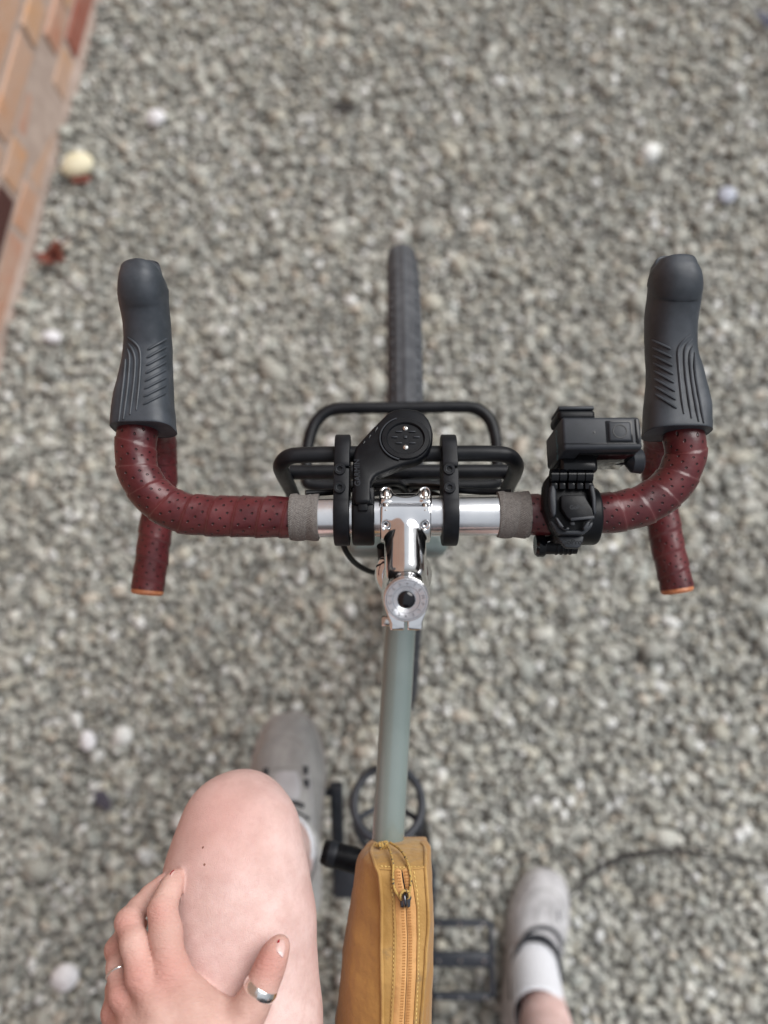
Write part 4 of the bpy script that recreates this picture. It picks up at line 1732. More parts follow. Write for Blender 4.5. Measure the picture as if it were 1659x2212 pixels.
# ---- action camera
ac = thing('action_camera', 'black box action camera with round shutter button standing on the right clamp', 'camera', at(1300, 940, .94))
ZT = .980
tl, tr, br_, bl = at(*z5(352, 222), ZT), at(*z5(1390, 222), ZT), at(*z5(1440, 650), ZT), at(*z5(376, 660), ZT)
m_ = MB()
prism(m_, [tl, tr, br_, bl], -Z * 0.0555, 0.0024, seg=3)
bd = obj('body', m_, 'grey_plastic', ac)
ux = ((tr - tl) + (br_ - bl)).normalized()
uy = Vector((-ux.y, ux.x, 0))
rotc = Matrix((ux, uy, Z)).transposed()
wd = ((tr - tl).length + (br_ - bl).length) / 2
mid = (tl + tr + br_ + bl) / 4
dpt = ((tl - bl).length + (tr - br_).length) / 2
# back seam, screen
m_ = MB()
rbox(m_, mid - uy * (dpt / 2 - 0.0042) + Z * 0.0001, (wd - 0.001, 0.0007, 0.0005), 0.0001, rotc)
obj('back_seam', m_, 'gloss', ac)
m_ = MB()
rbox(m_, mid - uy * (dpt / 2 + 0.0004) + ux * 0.006 - Z * 0.030, (wd - 0.016, 0.0016, 0.042), 0.0006, rotc)
obj('screen', m_, 'glass', ac)
# side door
m_ = MB()
rbox(m_, mid + ux * (wd / 2 - 0.0030) + uy * 0.001 + Z * 0.0001, (0.0026, dpt - 0.006, 0.0012), 0.0004, rotc)
obj('door_slot', m_, 'gloss', ac)
# shutter button: raised pad with a ring
bc = at(*z5(1120, 425), ZT)
m_ = MB()
rbox(m_, bc, (0.0165, 0.0148, 0.0034), 0.0016, rotc, seg=3)
pad = obj('shutter_button', m_, 'grey_plastic', ac)
m_ = MB()
bm = bmesh.new()
lathe(m_, [(0.0044, 0.0015), (0.0046, 0.0021), (0.0051, 0.0021), (0.0053, 0.0015)], bc, Z, 36, ends=False)
obj('button_ring', m_, 'gloss', pad)
bm.free()
m_ = MB()
prism(m_, [bc + ux * x + uy * y + Z * 0.0003 for x, y in ((-.0092, -.0084), (.0092, -.0084), (.0096, -.0078), (.0096, .0078), (.0092, .0084), (-.0092, .0084), (-.0096, .0078), (-.0096, -.0078))], -Z * 0.0007, 0.0001)
obj('button_recess', m_, 'gloss', ac)
m_ = MB()
lathe(m_, [(0.0009, 0.0), (0.0009, 0.0003), (0, 0.0003)], at(*z5(790, 430), ZT), Z, 12)
obj('microphone_hole', m_, 'gloss', ac)
# lens housing at the front left
lc = mid - ux * (wd / 2 - 0.0125) + uy * (dpt / 2 + 0.0035) - Z * 0.019
m_ = MB()
rbox(m_, lc, (0.0275, 0.0080, 0.0280), 0.003, rotc, seg=3)
ln = obj('lens_housing', m_, 'plastic', ac)
m_ = MB()
rbox(m_, lc + uy * 0.0052 + Z * 0.001, (0.0262, 0.0030, 0.0262), 0.0012, rotc)
obj('lens_cover', m_, 'grey_plastic', ln)
m_ = MB()
rbox(m_, lc + uy * 0.0070, (0.020, 0.001, 0.020), 0.0004, rotc)
obj('lens_glass', m_, 'glass', ln)
# teal print on the left side
m_ = MB()
lp_ = mid - ux * (wd / 2 + 0.0006) - uy * 0.004 - Z * 0.016
put_text(m_, 'GoPro', 0.0085, lp_, -uy, Z)
M['teal'] = mat('teal_print', (0.03, 0.14, 0.19), None, 50, 0.5)
obj('lettering', m_, 'teal', bd)
# mounting post and thumb screw below the camera
pp = mid - ux * (wd / 2 - 0.017) - uy * (dpt / 2 + 0.002) - Z * 0.040
m_ = MB()
rbox(m_, pp, (0.028, 0.016, 0.034), 0.003, rotc, seg=3)
obj('mount_post', m_, 'gloss', ac)
m_ = MB()
p0 = pp + ux * 0.014 - Z * 0.004 + uy * 0.006
p1 = pp + ux * 0.0455 + Z * 0.008 + uy * 0.002
rod(m_, p0, p1, 0.0030, 14)
tube(m_, [p1 - ux * 0.008, p1 - ux * 0.004, p1 + ux * 0.003, p1 + ux * 0.0042], [0.0040, 0.0085, 0.0095, 0.008], 18)
obj('thumb_screw', m_, 'grey_plastic', ac)

# ---- black cylinder poking out left under the bag, and the cage on the down tube
m_ = MB()
a_, b_ = at(700, 1840, .655), at(842, 1880, .655)
d_ = (b_ - a_).normalized()
lathe(m_, [(0.0, -0.002), (0.0100, -0.002), (0.0122, 0.0005), (0.0126, 0.004), (0.0126, 0.09), (0.0120, 0.0915), (0, 0.0915)], a_, d_, 28)
pump = thing('pump', 'stubby black cylinder poking out left from under the mustard bag', 'pump', (a_ + b_) / 2)
obj('barrel', m_, 'plastic', pump)
m_ = MB()
lathe(m_, [(0.0129, 0.004), (0.0134, 0.006), (0.0134, 0.011), (0.0129, 0.013)], a_, d_, 28)
obj('end_collar', m_, 'grey_plastic', pump)
m_ = MB()
tube(m_, [Vector((TT1.x, (a_ + b_).y / 2, .655)) + Vector((0.0195 * math.cos(t), 0, 0.058 + 0.075 * math.sin(t) * 0.95)) for t in [k * 2 * PI / 20 for k in range(20)]], 0.003, 8, closed=True)
obj('strap', m_, 'black', pump)

cg = thing('bottle_cage', 'empty black wire bottle cage ring below the top tube', 'bottle cage', at(838, 1740, .44))
M_ = at(838, 1738, .47)
dtn = (HT0 - BB).normalized()
m_ = MB()
pts = [at(838 + 74 * math.cos(t), 1738 - 82 * math.sin(t), .47 - 0.02 * math.sin(t)) for t in [k * 2 * PI / 28 for k in range(28)]]
tube(m_, pts, 0.0056, 10, closed=True)
obj('ring', m_, 'cage', cg)
for q in ([(770, 1772, .455), (800, 1752, .44), (838, 1744, .43), (872, 1752, .44), (902, 1770, .455)],
          [(766, 1765, .462), (774, 1800, .43), (800, 1838, .39), (820, 1850, .37)],
          [(910, 1765, .462), (905, 1800, .43), (885, 1838, .39), (862, 1850, .37)]):
    m_ = MB()
    tube(m_, spline([at(*p) for p in q], 6), 0.0042, 10)
    obj('wire', m_, 'cage', cg)
m_ = MB()
p0 = BB.lerp(HT0, 0.38)
rbox(m_, p0 + Vector((0, -0.012, 0.016)), (0.018, 0.07, 0.006), 0.002, Matrix.Rotation(math.atan2(dtn.z, dtn.y), 3, 'X'))
obj('base_rail', m_, 'cage', cg)
# ---- mustard frame bag on the top tube
BAGC = at(875, 2050, .80)
bag = thing('frame_bag', 'mustard waxed canvas zip bag strapped on the top tube behind the bare knee', 'bag', BAGC)
#        py   silL seamL seamR silR  ztop   zbot
ST_B = [(1819, 810, 812, 905, 908, .786, .770),
        (1823, 803, 808, 911, 915, .794, .764),
        (1832, 797, 804, 917, 923, .807, .760),
        (1845, 790, 804, 919, 928, .8225, .757),
        (1860, 784, 808, 919, 929, .8360, .756),
        (1872, 780, 812, 918, 929.5, .8435, .756),
        (1886, 776, 818, 919, 930, .8465, .756),
        (1910, 770, 821, 921, 931.5, .8472, .756),
        (1950, 764, 823, 924, 934, .8475, .756),
        (2000, 756, 824, 925, 935, .8475, .756),
        (2060, 747, 825, 922, 935, .8475, .756),
        (2120, 740, 826, 918, 934, .8475, .756),
        (2211, 732, 826, 911, 933, .8475, .756),
        (2300, 728, 826, 908, 931, .8470, .756),
        (2400, 735, 826, 905, 926, .8440, .757),
        (2470, 760, 826, 900, 915, .8300, .760),
        (2480, 790, 826, 890, 900, .8100, .770)]
NL, NT_ = 9, 13


def bag_ring(s):
    py, sl, al, ar, sr, zt, zb = s
    y = at(865, py, zt).y
    zm_ = zb + (zt - zb) * 0.45
    L = spline([(xat(sl + 14, y, zb), y, zb), (xat(sl, y, zm_), y, zm_), (xat(sl + 0.28 * (al - sl), y, zb + (zt - zb) * .78), y, zb + (zt - zb) * .78), (xat(al, y, zt), y, zt)], 3)
    R = spline([(xat(ar, y, zt), y, zt), (xat(ar + .8 * (sr - ar), y, zb + (zt - zb) * .78), y, zb + (zt - zb) * .78), (xat(sr, y, zm_), y, zm_), (xat(sr - 8, y, zb), y, zb)], 3)
    T = []
    a, b = L[-1], R[0]
    for k in range(1, NT_):
        t = k / NT_
        p = a.lerp(b, t)
        T.append(p + Z * (0.0022 * math.sin(PI * t)))
    return L, T, R


keys = []
cols = [Vector(s[:3]) for s in ST_B]
dense = []
for comp in zip(*ST_B):
    pass
pa_ = spline([Vector((s[0], s[1], s[2])) for s in ST_B], 5)
pb_ = spline([Vector((s[3], s[4], 0)) for s in ST_B], 5)
pc_ = spline([Vector((s[5], s[6], 0)) for s in ST_B], 5)
ringsL = [bag_ring((a.x, a.y, a.z, b.x, b.y, c.x, c.y)) for a, b, c in zip(pa_, pb_, pc_)]
import mathutils.noise as mnoise


def crumple(p, amp=0.0012):
    return amp * (mnoise.noise(Vector((p.x * 30, p.y * 26 + p.z * 22, p.z * 36))) + 0.5 * mnoise.noise(Vector((p.x * 70, p.y * 60 + p.z * 50, p.z * 70))))


m_ = MB()
rings = []
nl = len(ringsL[0][0])
for L, T, R in ringsL:
    ring = L + T + R
    c_ = sum(ring, Vector()) / len(ring)
    out_ = []
    for i, p in enumerate(ring):
        n = (p - c_)
        n.y = 0
        n.normalize()
        side_ = i < nl - 1 or i > nl + NT_ - 1
        out_.append(p + n * crumple(p, 0.0042 if i < nl - 1 else (0.0016 if side_ else 0.0014)))
    rings.append(out_)
loft(m_, rings)
n = len(rings[0])
mi = []
for i in range(len(rings) - 1):
    for k in range(n):
        mi.append(1 if (k < nl - 1 or k >= nl + NT_ - 1) else 0)
m_.mi = mi + [0, 0]
body_b = obj('bag_body', m_, ['canvas', 'canvas_shaded'], bag, angle=35)
bvb = m_.bvh()
for idx in (nl - 1, nl + NT_ - 1):
    m2 = MB()
    tube(m2, [r[idx] + Z * 0.0002 for r in rings[4:]], 0.0014, 8)
    obj('piping', m2, 'canvas', bag)


def on(bv, px, py, lift=0.0):
    d = ray(px, py)
    p, nrm = hit(bv, px, py)
    if p is None:
        return None
    if nrm.dot(d) > 0:
        nrm = -nrm
    return p + nrm * lift


def interp(tab, y):
    for (y0, v0), (y1, v1) in zip(tab, tab[1:]):
        if y <= y1:
            t = (y - y0) / (y1 - y0)
            return v0 + (v1 - v0) * max(0, t)
    return tab[-1][1]


zl = [(1878, 852), (1926, 853), (1961, 854.5), (2025, 857), (2110, 855), (2211, 849), (2300, 846)]
zr = [(1876, 885), (1914, 892), (1961, 899), (2025, 900), (2110, 898), (2211, 892), (2300, 888)]
zc = [(1876, 867.5), (1918, 873), (1959, 877), (2025, 880), (2110, 878.5), (2211, 873), (2300, 869)]


def strip(a_tab, b_tab, y0, y1, lift, nx, dome=0.0, dy=4.0, thick=0.0006):
    rg = []
    y = y0
    while y <= y1:
        a, b = interp(a_tab, y), interp(b_tab, y)
        row = []
        for k in range(nx + 1):
            t = k / nx
            p = on(bvb, a + (b - a) * t, y, lift + dome * math.sin(PI * t))
            if p is None:
                row = None
                break
            row.append(p)
        if row:
            low = [on(bvb, a + (b - a) * t, y, -0.0004) for t in (1, 0)]
            rg.append(row + low)
        y += dy
    m2 = MB()
    loft(m2, rg)
    return m2


gl = [(1876, 866.5), (1890, 868.0), (1905, 870.0), (1918, 873), (1959, 876.6), (2025, 879.5), (2110, 878), (2211, 872.5), (2300, 868.5)]
gr = [(1876, 868.0), (1890, 871.0), (1905, 873.5), (1918, 876), (1959, 877.8), (2025, 880.6), (2110, 879.2), (2211, 873.6), (2300, 869.6)]
for a_, b_ in ((zl, gl), (gr, zr)):
    obj('zip_tape', strip(a_, b_, 1877, 2296, 0.0004, 5, 0.0011), 'zip_tape', bag)
obj('zip_gap', strip(gl, gr, 1877, 2296, 0.0003, 2), 'gloss', bag)
# seams of the top panel beside the zip
for tab, s_ in ((zl, -1), (zr, 1)):
    m2 = MB()
    tube(m2, [on(bvb, interp(tab, y) + s_ * 3, y, 0.0004) for y in range(1880, 2296, 5)], 0.0010, 6)
    obj('seam', m2, 'canvas', bag)
m2 = MB()
tube(m2, [on(bvb, x, 1876 + 3 * math.sin((x - 815) / 105 * PI) - 0.02 * (x - 815), 0.0004) for x in range(816, 918, 4)], 0.0011, 6)
obj('seam', m2, 'canvas', bag)
# stitching and coil: tiny, joined
m2 = MB()
for tab in ([(1879, 845), (1914, 846), (1944, 848.6), (2008, 851.5), (2110, 849), (2211, 844), (2300, 841)], [(1877, 893), (1920, 900), (1961, 903.7), (2014, 905.4), (2110, 903), (2211, 898), (2300, 894)]):
    y = 1882.0
    while y < 2290:
        a, b = on(bvb, interp(tab, y), y, 0.0004), on(bvb, interp(tab, y + 6), y + 6, 0.0004)
        tube(m2, [a, a.lerp(b, .5) + Z * 0.0003, b], [0.0003, 0.0005, 0.0003], 5)
        y += 9.5
for x in range(822, 914, 8):
    y = 1871 + 3 * math.sin((x - 815) / 105 * PI)
    a, b = on(bvb, x, y, 0.0004), on(bvb, x + 5, y, 0.0004)
    if a and b:
        tube(m2, [a, a.lerp(b, .5) + Z * 0.0003, b], [0.0003, 0.0005, 0.0003], 5)
so = obj('stitching', m2, 'stitch', bag)
so['kind'] = 'stuff'
m2 = MB()
y = 1962.0
while y < 2290:
    for dx in (-9.0, -5.5, 5.0, 8.5):
        p = on(bvb, interp(zc, y) + dx, y, 0.0016)
        rbox(m2, p, (0.0009, 0.0007, 0.0005), 0.0, Matrix.Rotation(0.4, 3, 'Z'))
    y += 6.2
y = 1884.0
while y < 1920:
    for dx in (-9.5, -5.5, 7.0, 11.0):
        p = on(bvb, interp(zc, y) + dx, y, 0.0016)
        rbox(m2, p, (0.0011, 0.0009, 0.0006), 0.0, Matrix.Rotation(0.4, 3, 'Z'))
    y += 6.2
M['coil'] = mat('zip_coil', (0.36, 0.165, 0.045), None, 300, 0.6)
co = obj('zip_coil', m2, 'coil', bag)
co['kind'] = 'stuff'
z4 = lambda x, y: (756 + 0.1172 * x, 1809 + 0.1172 * y)
# slider, pull bar, cord loop with its knot
m2 = MB()
prism(m2, [on(bvb, *z4(*p), 0.0034) for p in [(880, 1080), (905, 1040), (960, 1010), (1060, 1010), (1110, 1040), (1130, 1090), (1110, 1150), (1108, 1250), (1100, 1268), (945, 1272), (935, 1255), (925, 1160)]], -Z * 0.0028, 0.0006)
sl_ = obj('slider', m2, 'zip_metal', bag)
m2 = MB()
tube(m2, spline([on(bvb, *z4(1000, 1010), 0.0040), on(bvb, *z4(1000, 1035), 0.0072), on(bvb, *z4(1012, 1120), 0.0082), on(bvb, *z4(1025, 1190), 0.0070), on(bvb, *z4(1028, 1225), 0.0040)], 5), 0.0017, 10, flat=1.0)
obj('pull_bar', m2, 'zip_metal', sl_)
lp = [((690, 235), .0040), ((755, 370), .0030), ((795, 560), .0026), ((800, 760), .0026), ((835, 940), .0030), ((920, 1075), .0046), ((955, 1110), .0052), ((940, 1030), .0064), ((985, 955), .0060), ((1055, 960), .0060),
      ((1085, 1030), .0064), ((1055, 1085), .0054), ((1095, 950), .0034), ((1122, 770), .0026), ((1092, 600), .0026), ((1020, 440), .0034), ((900, 290), .0036), ((740, 195), .0044)]
pts = [on(bvb, *z4(*p), l_) for p, l_ in lp]
m2 = MB()
tube(m2, spline([p for p in pts if p], 8), 0.00105, 8)
obj('cord', m2, 'cord', bag)
m2 = MB()
for k, (x, y_) in enumerate([(560, 215), (605, 205), (650, 195), (690, 180), (665, 150)]):
    c_ = on(bvb, *z4(x, max(y_, 196)), 0.0026)
    if c_ is None:
        continue
    a_ = Vector((1, 0.25, 0.1)).normalized()
    u_, v_, _ = frame_of(a_)
    tube(m2, [c_ + (u_ * math.cos(t) + v_ * math.sin(t)) * 0.0024 for t in [j * PI / 5 for j in range(10)]], 0.0012, 7, closed=True)
e_ = [on(bvb, *z4(520, 215), 0.002), on(bvb, *z4(490, 205), 0.003), on(bvb, *z4(478, 200), 0.004)]
if all(e_):
    tube(m2, spline(e_, 4), 0.0011, 7)
obj('knot', m2, 'cord', bag)

# ================================================================== PERSON
def px_r(p, px):
    return size(px, p)


def chain(tab):
    return [(np.array(at(x, y, z)), px_r(at(x, y, z), r)) for x, y, z, r in tab]


thigh = chain([(524, 1765, .806, 95), (519, 1812, .811, 124), (513, 1890, .818, 152), (518, 1990, .8235, 162), (523, 2200, .828, 171)])
hipL = (np.array((-0.105, -0.235, .930)), 0.088)
hipR = (np.array((0.115, -0.235, .930)), 0.088)
kneeR = (np.array((0.205, -0.255, .510)), 0.050)
ankR = at(1166, 2112, .105)
ankL = at(616, 1864, .470)
shinL = [(thigh[1][0] - np.array((0.004, 0.0, 0.014)), .044),
         (np.array(Vector(thigh[0][0]).lerp(ankL, .32)) - np.array((.012, .012, 0)), .044), (np.array(Vector(thigh[0][0]).lerp(ankL, .65)), .036), (np.array(ankL), .030)]
footL = [(np.array(ankL), .028), (np.array(at(622, 1720, .392)), .018)]
shinR = [kneeR, (np.array(Vector(kneeR[0]).lerp(ankR, .35)) - np.array((0, .015, 0)), .050), (np.array(Vector(kneeR[0]).lerp(ankR, .7)), .037), (np.array(ankR) + np.array((0, 0, .015)), .029), (np.array(ankR) - np.array((0, 0, .03)), .026)]
footR = [(np.array(ankR) - np.array((0, 0, .04)), .022), (np.array(at(1178, 1985, .034)), .016)]
wrist = np.array(at(392, 2385, .925))
elbow = np.array((-0.275, -0.215, 1.035))
shoul = np.array((-0.175, -0.345, 1.300))

BODY = []                                    # (a, b, ra, rb, k)


def add_chain(dst, ch, k):
    for (a, ra), (b, rb) in zip(ch, ch[1:]):
        dst.append((a, b, ra, rb, k))


add_chain(BODY, thigh + [hipL], .005)
add_chain(BODY, shinL, .022)
add_chain(BODY, footL, .02)
add_chain(BODY, [hipR, (np.array(Vector(hipR[0]).lerp(Vector(kneeR[0]), .5)), .070), kneeR], .03)
add_chain(BODY, shinR, .006)
add_chain(BODY, footR, .006)
BODY.append((np.array((-0.055, -0.265, .97)), np.array((0.065, -0.265, .97)), .115, .115, .05))
BODY.append((np.array((0.005, -0.275, 1.00)), np.array((0.0, -0.345, 1.26)), .112, .125, .05))
BODY.append((np.array((-0.11, -0.355, 1.30)), np.array((0.11, -0.355, 1.30)), .075, .075, .05))
# soft forms of the knee
kn_ = thigh[1][0]
BODY.append((kn_ + np.array((0.018, 0.010, 0.012)), kn_ + np.array((0.016, -0.02, 0.018)), .030, .034, .012))
BODY.append((kn_ + np.array((-0.014, 0.016, 0.004)), kn_ + np.array((-0.020, -0.02, 0.012)), .030, .034, .012))

FING = {
    'index': [(368, 2090, .893, 36), (358, 2012, .887, 32), (351, 1964, .882, 28.5), (364, 1930, .875, 22.5), (373, 1910, .870, 20), (382, 1894, .866, 16.5)],
    'middle': [(304, 2104, .897, 33), (291, 2038, .889, 27.5), (279, 1991, .876, 27), (300, 1960, .863, 20.5), (324, 1932, .853, 17.5), (349, 1904, .846, 14.5)],
    'ring': [(264, 2146, .886, 29), (258, 2090, .873, 24.5), (253, 2050, .857, 23), (274, 2005, .840, 18), (296, 1970, .826, 16), (322, 1935, .812, 14)],
    'little': [(248, 2186, .868, 28), (252, 2135, .850, 20), (258, 2100, .836, 18), (285, 2040, .812, 15), (306, 1996, .797, 13)],
    'thumb': [(486, 2262, .898, 50), (530, 2196, .901, 38), (547, 2166, .901, 34), (567, 2128, .901, 31.5), (582, 2090, .898, 30), (594, 2060, .896, 25.5), (605, 2041, .893, 20.5)],
}
FCH = {k: chain(v) for k, v in FING.items()}
PALM = []
for nm, k in (('index', .010), ('middle', .010), ('ring', .010), ('little', .010)):
    a, ra = FCH[nm][0]
    t = {'index': (24, -6), 'middle': (6, -6), 'ring': (-10, -4), 'little': (-24, -2)}[nm]
    wv = wrist + np.array((t[0] * .001, 0.012, t[1] * .0005))
    PALM.append((a + (wv - a) * .06 - np.array((0, 0, .0025)), wv, ra * .88, .020, k))
PALM.append((FCH['thumb'][0][0], wrist + np.array((.018, 0.012, -.006)), FCH['thumb'][0][1], .022, .012))
a_, b_ = np.array(at(420, 2158, .893)), np.array(at(500, 2208, .894))
PALM.append((a_, b_, px_r(Vector(a_), 26), px_r(Vector(b_), 36), .020))
a_, b_ = np.array(at(384, 2160, .888)), np.array(at(455, 2255, .893))
PALM.append((a_, b_, px_r(Vector(a_), 36), px_r(Vector(b_), 50), .012))
ARM = [(wrist + np.array((-.012, 0, 0)), np.array(Vector(wrist).lerp(Vector(elbow), .6)), .022, .037, .02),
       (wrist + np.array((.012, 0, 0)), np.array(Vector(wrist).lerp(Vector(elbow), .6)), .022, .037, .02),
       (np.array(Vector(wrist).lerp(Vector(elbow), .6)), elbow, .037, .038, .02), (elbow, shoul, .038, .052, .02)]


def fuse(p, lst, kk=None):
    d = None
    for a, b, ra, rb, k in lst:
        e = cap(p, a, b, ra, rb)
        d = e if d is None else smin(d, e, k if kk is None else kk)
    return d


def near(lst, c, r):
    return [q for q in lst if cap(c[None], q[0], q[1], q[2], q[3])[0] < r]


FSEG = {k: [(a, b, ra, rb, .006) for (a, ra), (b, rb) in zip(ch, ch[1:])] for k, ch in FCH.items()}


def fields(p, c=None, r=None):
    pick = (lambda l: near(l, c, r)) if c is not None else (lambda l: l)
    big = np.full(p.shape[:-1], 1.0)
    body = fuse(p, pick(BODY))
    if body is None:
        body = big
    f = None
    for k in FSEG:
        e = fuse(p, pick(FSEG[k]))
        if e is not None:
            f = e if f is None else smin(f, e, .0010)
    pm = fuse(p, pick(PALM + ARM))
    h = f if pm is None else (pm if f is None else smin(f, pm, .0075))
    if h is None:
        h = big
    return body, h


def axis(lo, hi, f0, f1, hc, hf):
    return np.concatenate([np.arange(lo, f0, hc), np.arange(f0, f1, hf), np.arange(f1, hi + hc, hc)])


xs = axis(-.37, .32, -.222, -.062, .0055, .0013)
ys = axis(-.47, .30, -.02, .135, .0055, .0013)
zs = axis(.00, 1.40, .785, .935, .0055, .0013)
Fv = np.full((len(xs), len(ys), len(zs)), 1.0, np.float32)
NB = 16
allc = BODY + PALM + ARM + [q for v in FSEG.values() for q in v]
blocks = []
for i in range(0, len(xs), NB):
    for j in range(0, len(ys), NB):
        for k in range(0, len(zs), NB):
            X_, Y_, Z_ = xs[i:i + NB + 1], ys[j:j + NB + 1], zs[k:k + NB + 1]
            c = np.array(((X_[0] + X_[-1]) / 2, (Y_[0] + Y_[-1]) / 2, (Z_[0] + Z_[-1]) / 2))
            r = 0.5 * math.sqrt((X_[-1] - X_[0]) ** 2 + (Y_[-1] - Y_[0]) ** 2 + (Z_[-1] - Z_[0]) ** 2)
            blocks.append((i, j, k, c, r))
CB = np.array([b[3] for b in blocks])
dmin = np.full(len(blocks), 9.0)
for a, b, ra, rb, k in allc:
    dmin = np.minimum(dmin, cap(CB, a, b, ra, rb))
for (i, j, k, c, r), dm in zip(blocks, dmin):
    if dm > r + 0.03:
        continue
    if dm < -r - 0.03:
        Fv[i:i + NB, j:j + NB, k:k + NB] = -1.0
        continue
    P = np.stack(np.meshgrid(xs[i:i + NB], ys[j:j + NB], zs[k:k + NB], indexing='ij'), -1)
    b_, h_ = fields(P, c, r + 0.05)
    Fv[i:i + NB, j:j + NB, k:k + NB] = smin(b_, h_, .0016)
V, Q = surface_nets(Fv, xs, ys, zs)
del Fv
bd_, hd_ = fields(V)
tan = 1.0 / (1.0 + np.exp(np.clip((hd_ - bd_ - 0.0002) / 0.0004, -50, 50)))
blush = np.zeros(len(V))


def red(p, r, amt):
    global blush
    blush = np.maximum(blush, amt * np.exp(-((V - np.asarray(p)) ** 2).sum(1) / (2 * r * r)))


for nm in ('index', 'middle', 'ring', 'little'):
    off = np.array((0, 0, .010))
    red(FCH[nm][0][0] + off, .013, .75)
    red(FCH[nm][2][0] + off, .008, .70)
    red(FCH[nm][-1][0], .006, .5)
red(FCH['thumb'][5][0] + np.array((-.004, -.004, .005)), .010, 1.15)
red(FCH['thumb'][4][0] + np.array((-.004, 0, .006)), .008, .7)
red(kn_ + np.array((-.012, 0.028, .045)), .034, .55)
blush *= np.where(tan > .5, 1.0, np.where(V[:, 1] > .15, 1.0, 0.35))
person = thing('person', 'person astride the bicycle, bare legs, ringed left hand resting on the raised left thigh', 'person', (0.005, -0.25, 0.0))
m_ = MB()
m_.v = [tuple(p) for p in V.tolist()]
m_.f = [tuple(q) for q in Q.tolist()]
m_.mi = [0] * len(m_.f)
skin = obj('body', m_, 'skin', person, angle=33)
for nm, arr in (('blush', blush), ('tan', tan)):
    a_ = skin.data.attributes.new(nm, 'FLOAT', 'POINT')
    a_.data.foreach_set('value', arr.astype(np.float32))
bvp = m_.bvh()
for px, py in ((439, 1831), (442, 1868)):
    p = on(bvp, px, py, 0.0)
    m2 = MB()
    bm = bmesh.new()
    bmesh.ops.create_icosphere(bm, subdivisions=2, radius=0.0009)
    bmesh.ops.scale(bm, vec=(1, 1.2, 0.5), verts=bm.verts)
    bmesh.ops.translate(bm, vec=p, verts=bm.verts)
    from_bm(m2, bm)
    obj('mole', m2, 'mole', person)


def patch(name, poly, mt, lift, parent, label=None, rings_=4):
    """thin curved plate lying on the skin"""
    q = [on(bvp, x, y, lift) for x, y in poly]
    if any(p is None for p in q):
        return None
    cx_ = sum(x for x, y in poly) / len(poly)
    cy_ = sum(y for x, y in poly) / len(poly)
    vs, fs = [], []
    n = len(poly)
    for k in range(rings_):
        t = 1 - k / rings_
        for x, y in poly:
            vs.append(on(bvp, cx_ + (x - cx_) * t, cy_ + (y - cy_) * t, lift if k else -0.0003) or Vector((0, 0, 0)))
    vs.append(on(bvp, cx_, cy_, lift))
    for k in range(rings_ - 1):
        for i in range(n):
            j = (i + 1) % n
            fs.append((k * n + i, k * n + j, (k + 1) * n + j, (k + 1) * n + i))
    for i in range(n):
        fs.append(((rings_ - 1) * n + i, (rings_ - 1) * n + (i + 1) % n, rings_ * n))
    m2 = MB()
    m2.add(vs, fs)
    return obj(name, m2, mt, parent, angle=60, label=label)


z8 = lambda x, y: (378 + 0.1465 * x, 1917 + 0.1465 * y)
z7 = lambda x, y: (226.8 + 0.1698 * x, 1835.9 + 0.1698 * y)
tn = patch('thumbnail', [z8(*p) for p in [(1496, 815), (1530, 780), (1580, 752), (1612, 775), (1630, 830), (1636, 900), (1615, 990), (1588, 1062), (1535, 1005), (1484, 945), (1478, 880)]], 'nail', 0.0006, person)
if tn:
    patch('nail_base', [z8(*p) for p in [(1486, 940), (1530, 925), (1580, 945), (1606, 1000), (1588, 1056), (1540, 1002)]], 'lunula', 0.0009, tn, None, 3)
    patch('nail_polish', [z8(*p) for p in [(1500, 822), (1508, 795), (1548, 764), (1538, 797), (1546, 803), (1532, 826)]], 'polish', 0.0011, tn, 'last chip of dark red polish', 3)
fn = patch('fingernail', [z7(*p) for p in [(818, 340), (850, 285), (884, 256), (900, 262), (866, 315), (830, 348)]], 'nail', 0.0005, person, None, 3)
if fn:
    patch('nail_polish', [z7(*p) for p in [(822, 322), (852, 280), (884, 254), (888, 260), (856, 290), (830, 320)]], 'polish', 0.0008, fn, 'thin rim of dark red polish', 3)
patch('fingernail', [z7(*p) for p in [(672, 412), (710, 375), (740, 358), (742, 366), (712, 396), (684, 416)]], 'nail', 0.0005, person, None, 3)

# rings
th = FCH['thumb']
d_ = Vector(th[3][0] - th[2][0]).normalized()
c_ = Vector(th[2][0]).lerp(Vector(th[3][0]), 0.80)
rr_ = th[2][1] * 0.2 + th[3][1] * 0.8 + 0.0004
m2 = MB()
lathe(m2, [(rr_ - 0.0005, -0.0039), (rr_ + 0.0008, -0.0039), (rr_ + 0.0016, -0.0022), (rr_ + 0.0018, 0.0), (rr_ + 0.0016, 0.0022), (rr_ + 0.0008, 0.0039), (rr_ - 0.0005, 0.0039), (rr_ - 0.0005, -0.0039)], c_, d_, 64)
obj('ring', m2, 'silver', person, label='broad engraved silver thumb ring')
rg_ = FCH['ring']
d_ = Vector(rg_[1][0] - rg_[0][0]).normalized()
c_ = Vector(rg_[0][0]).lerp(Vector(rg_[1][0]), 0.74)
rr_ = rg_[0][1] * 0.26 + rg_[1][1] * 0.74 + 0.0005
m2 = MB()
u_, v_, _ = frame_of(d_)
tube(m2, [c_ + (u_ * math.cos(t) + v_ * math.sin(t)) * rr_ for t in [k * PI / 24 for k in range(48)]], 0.0011, 10, closed=True)
obj('ring', m2, 'silver', person, label='thin plain silver finger ring')


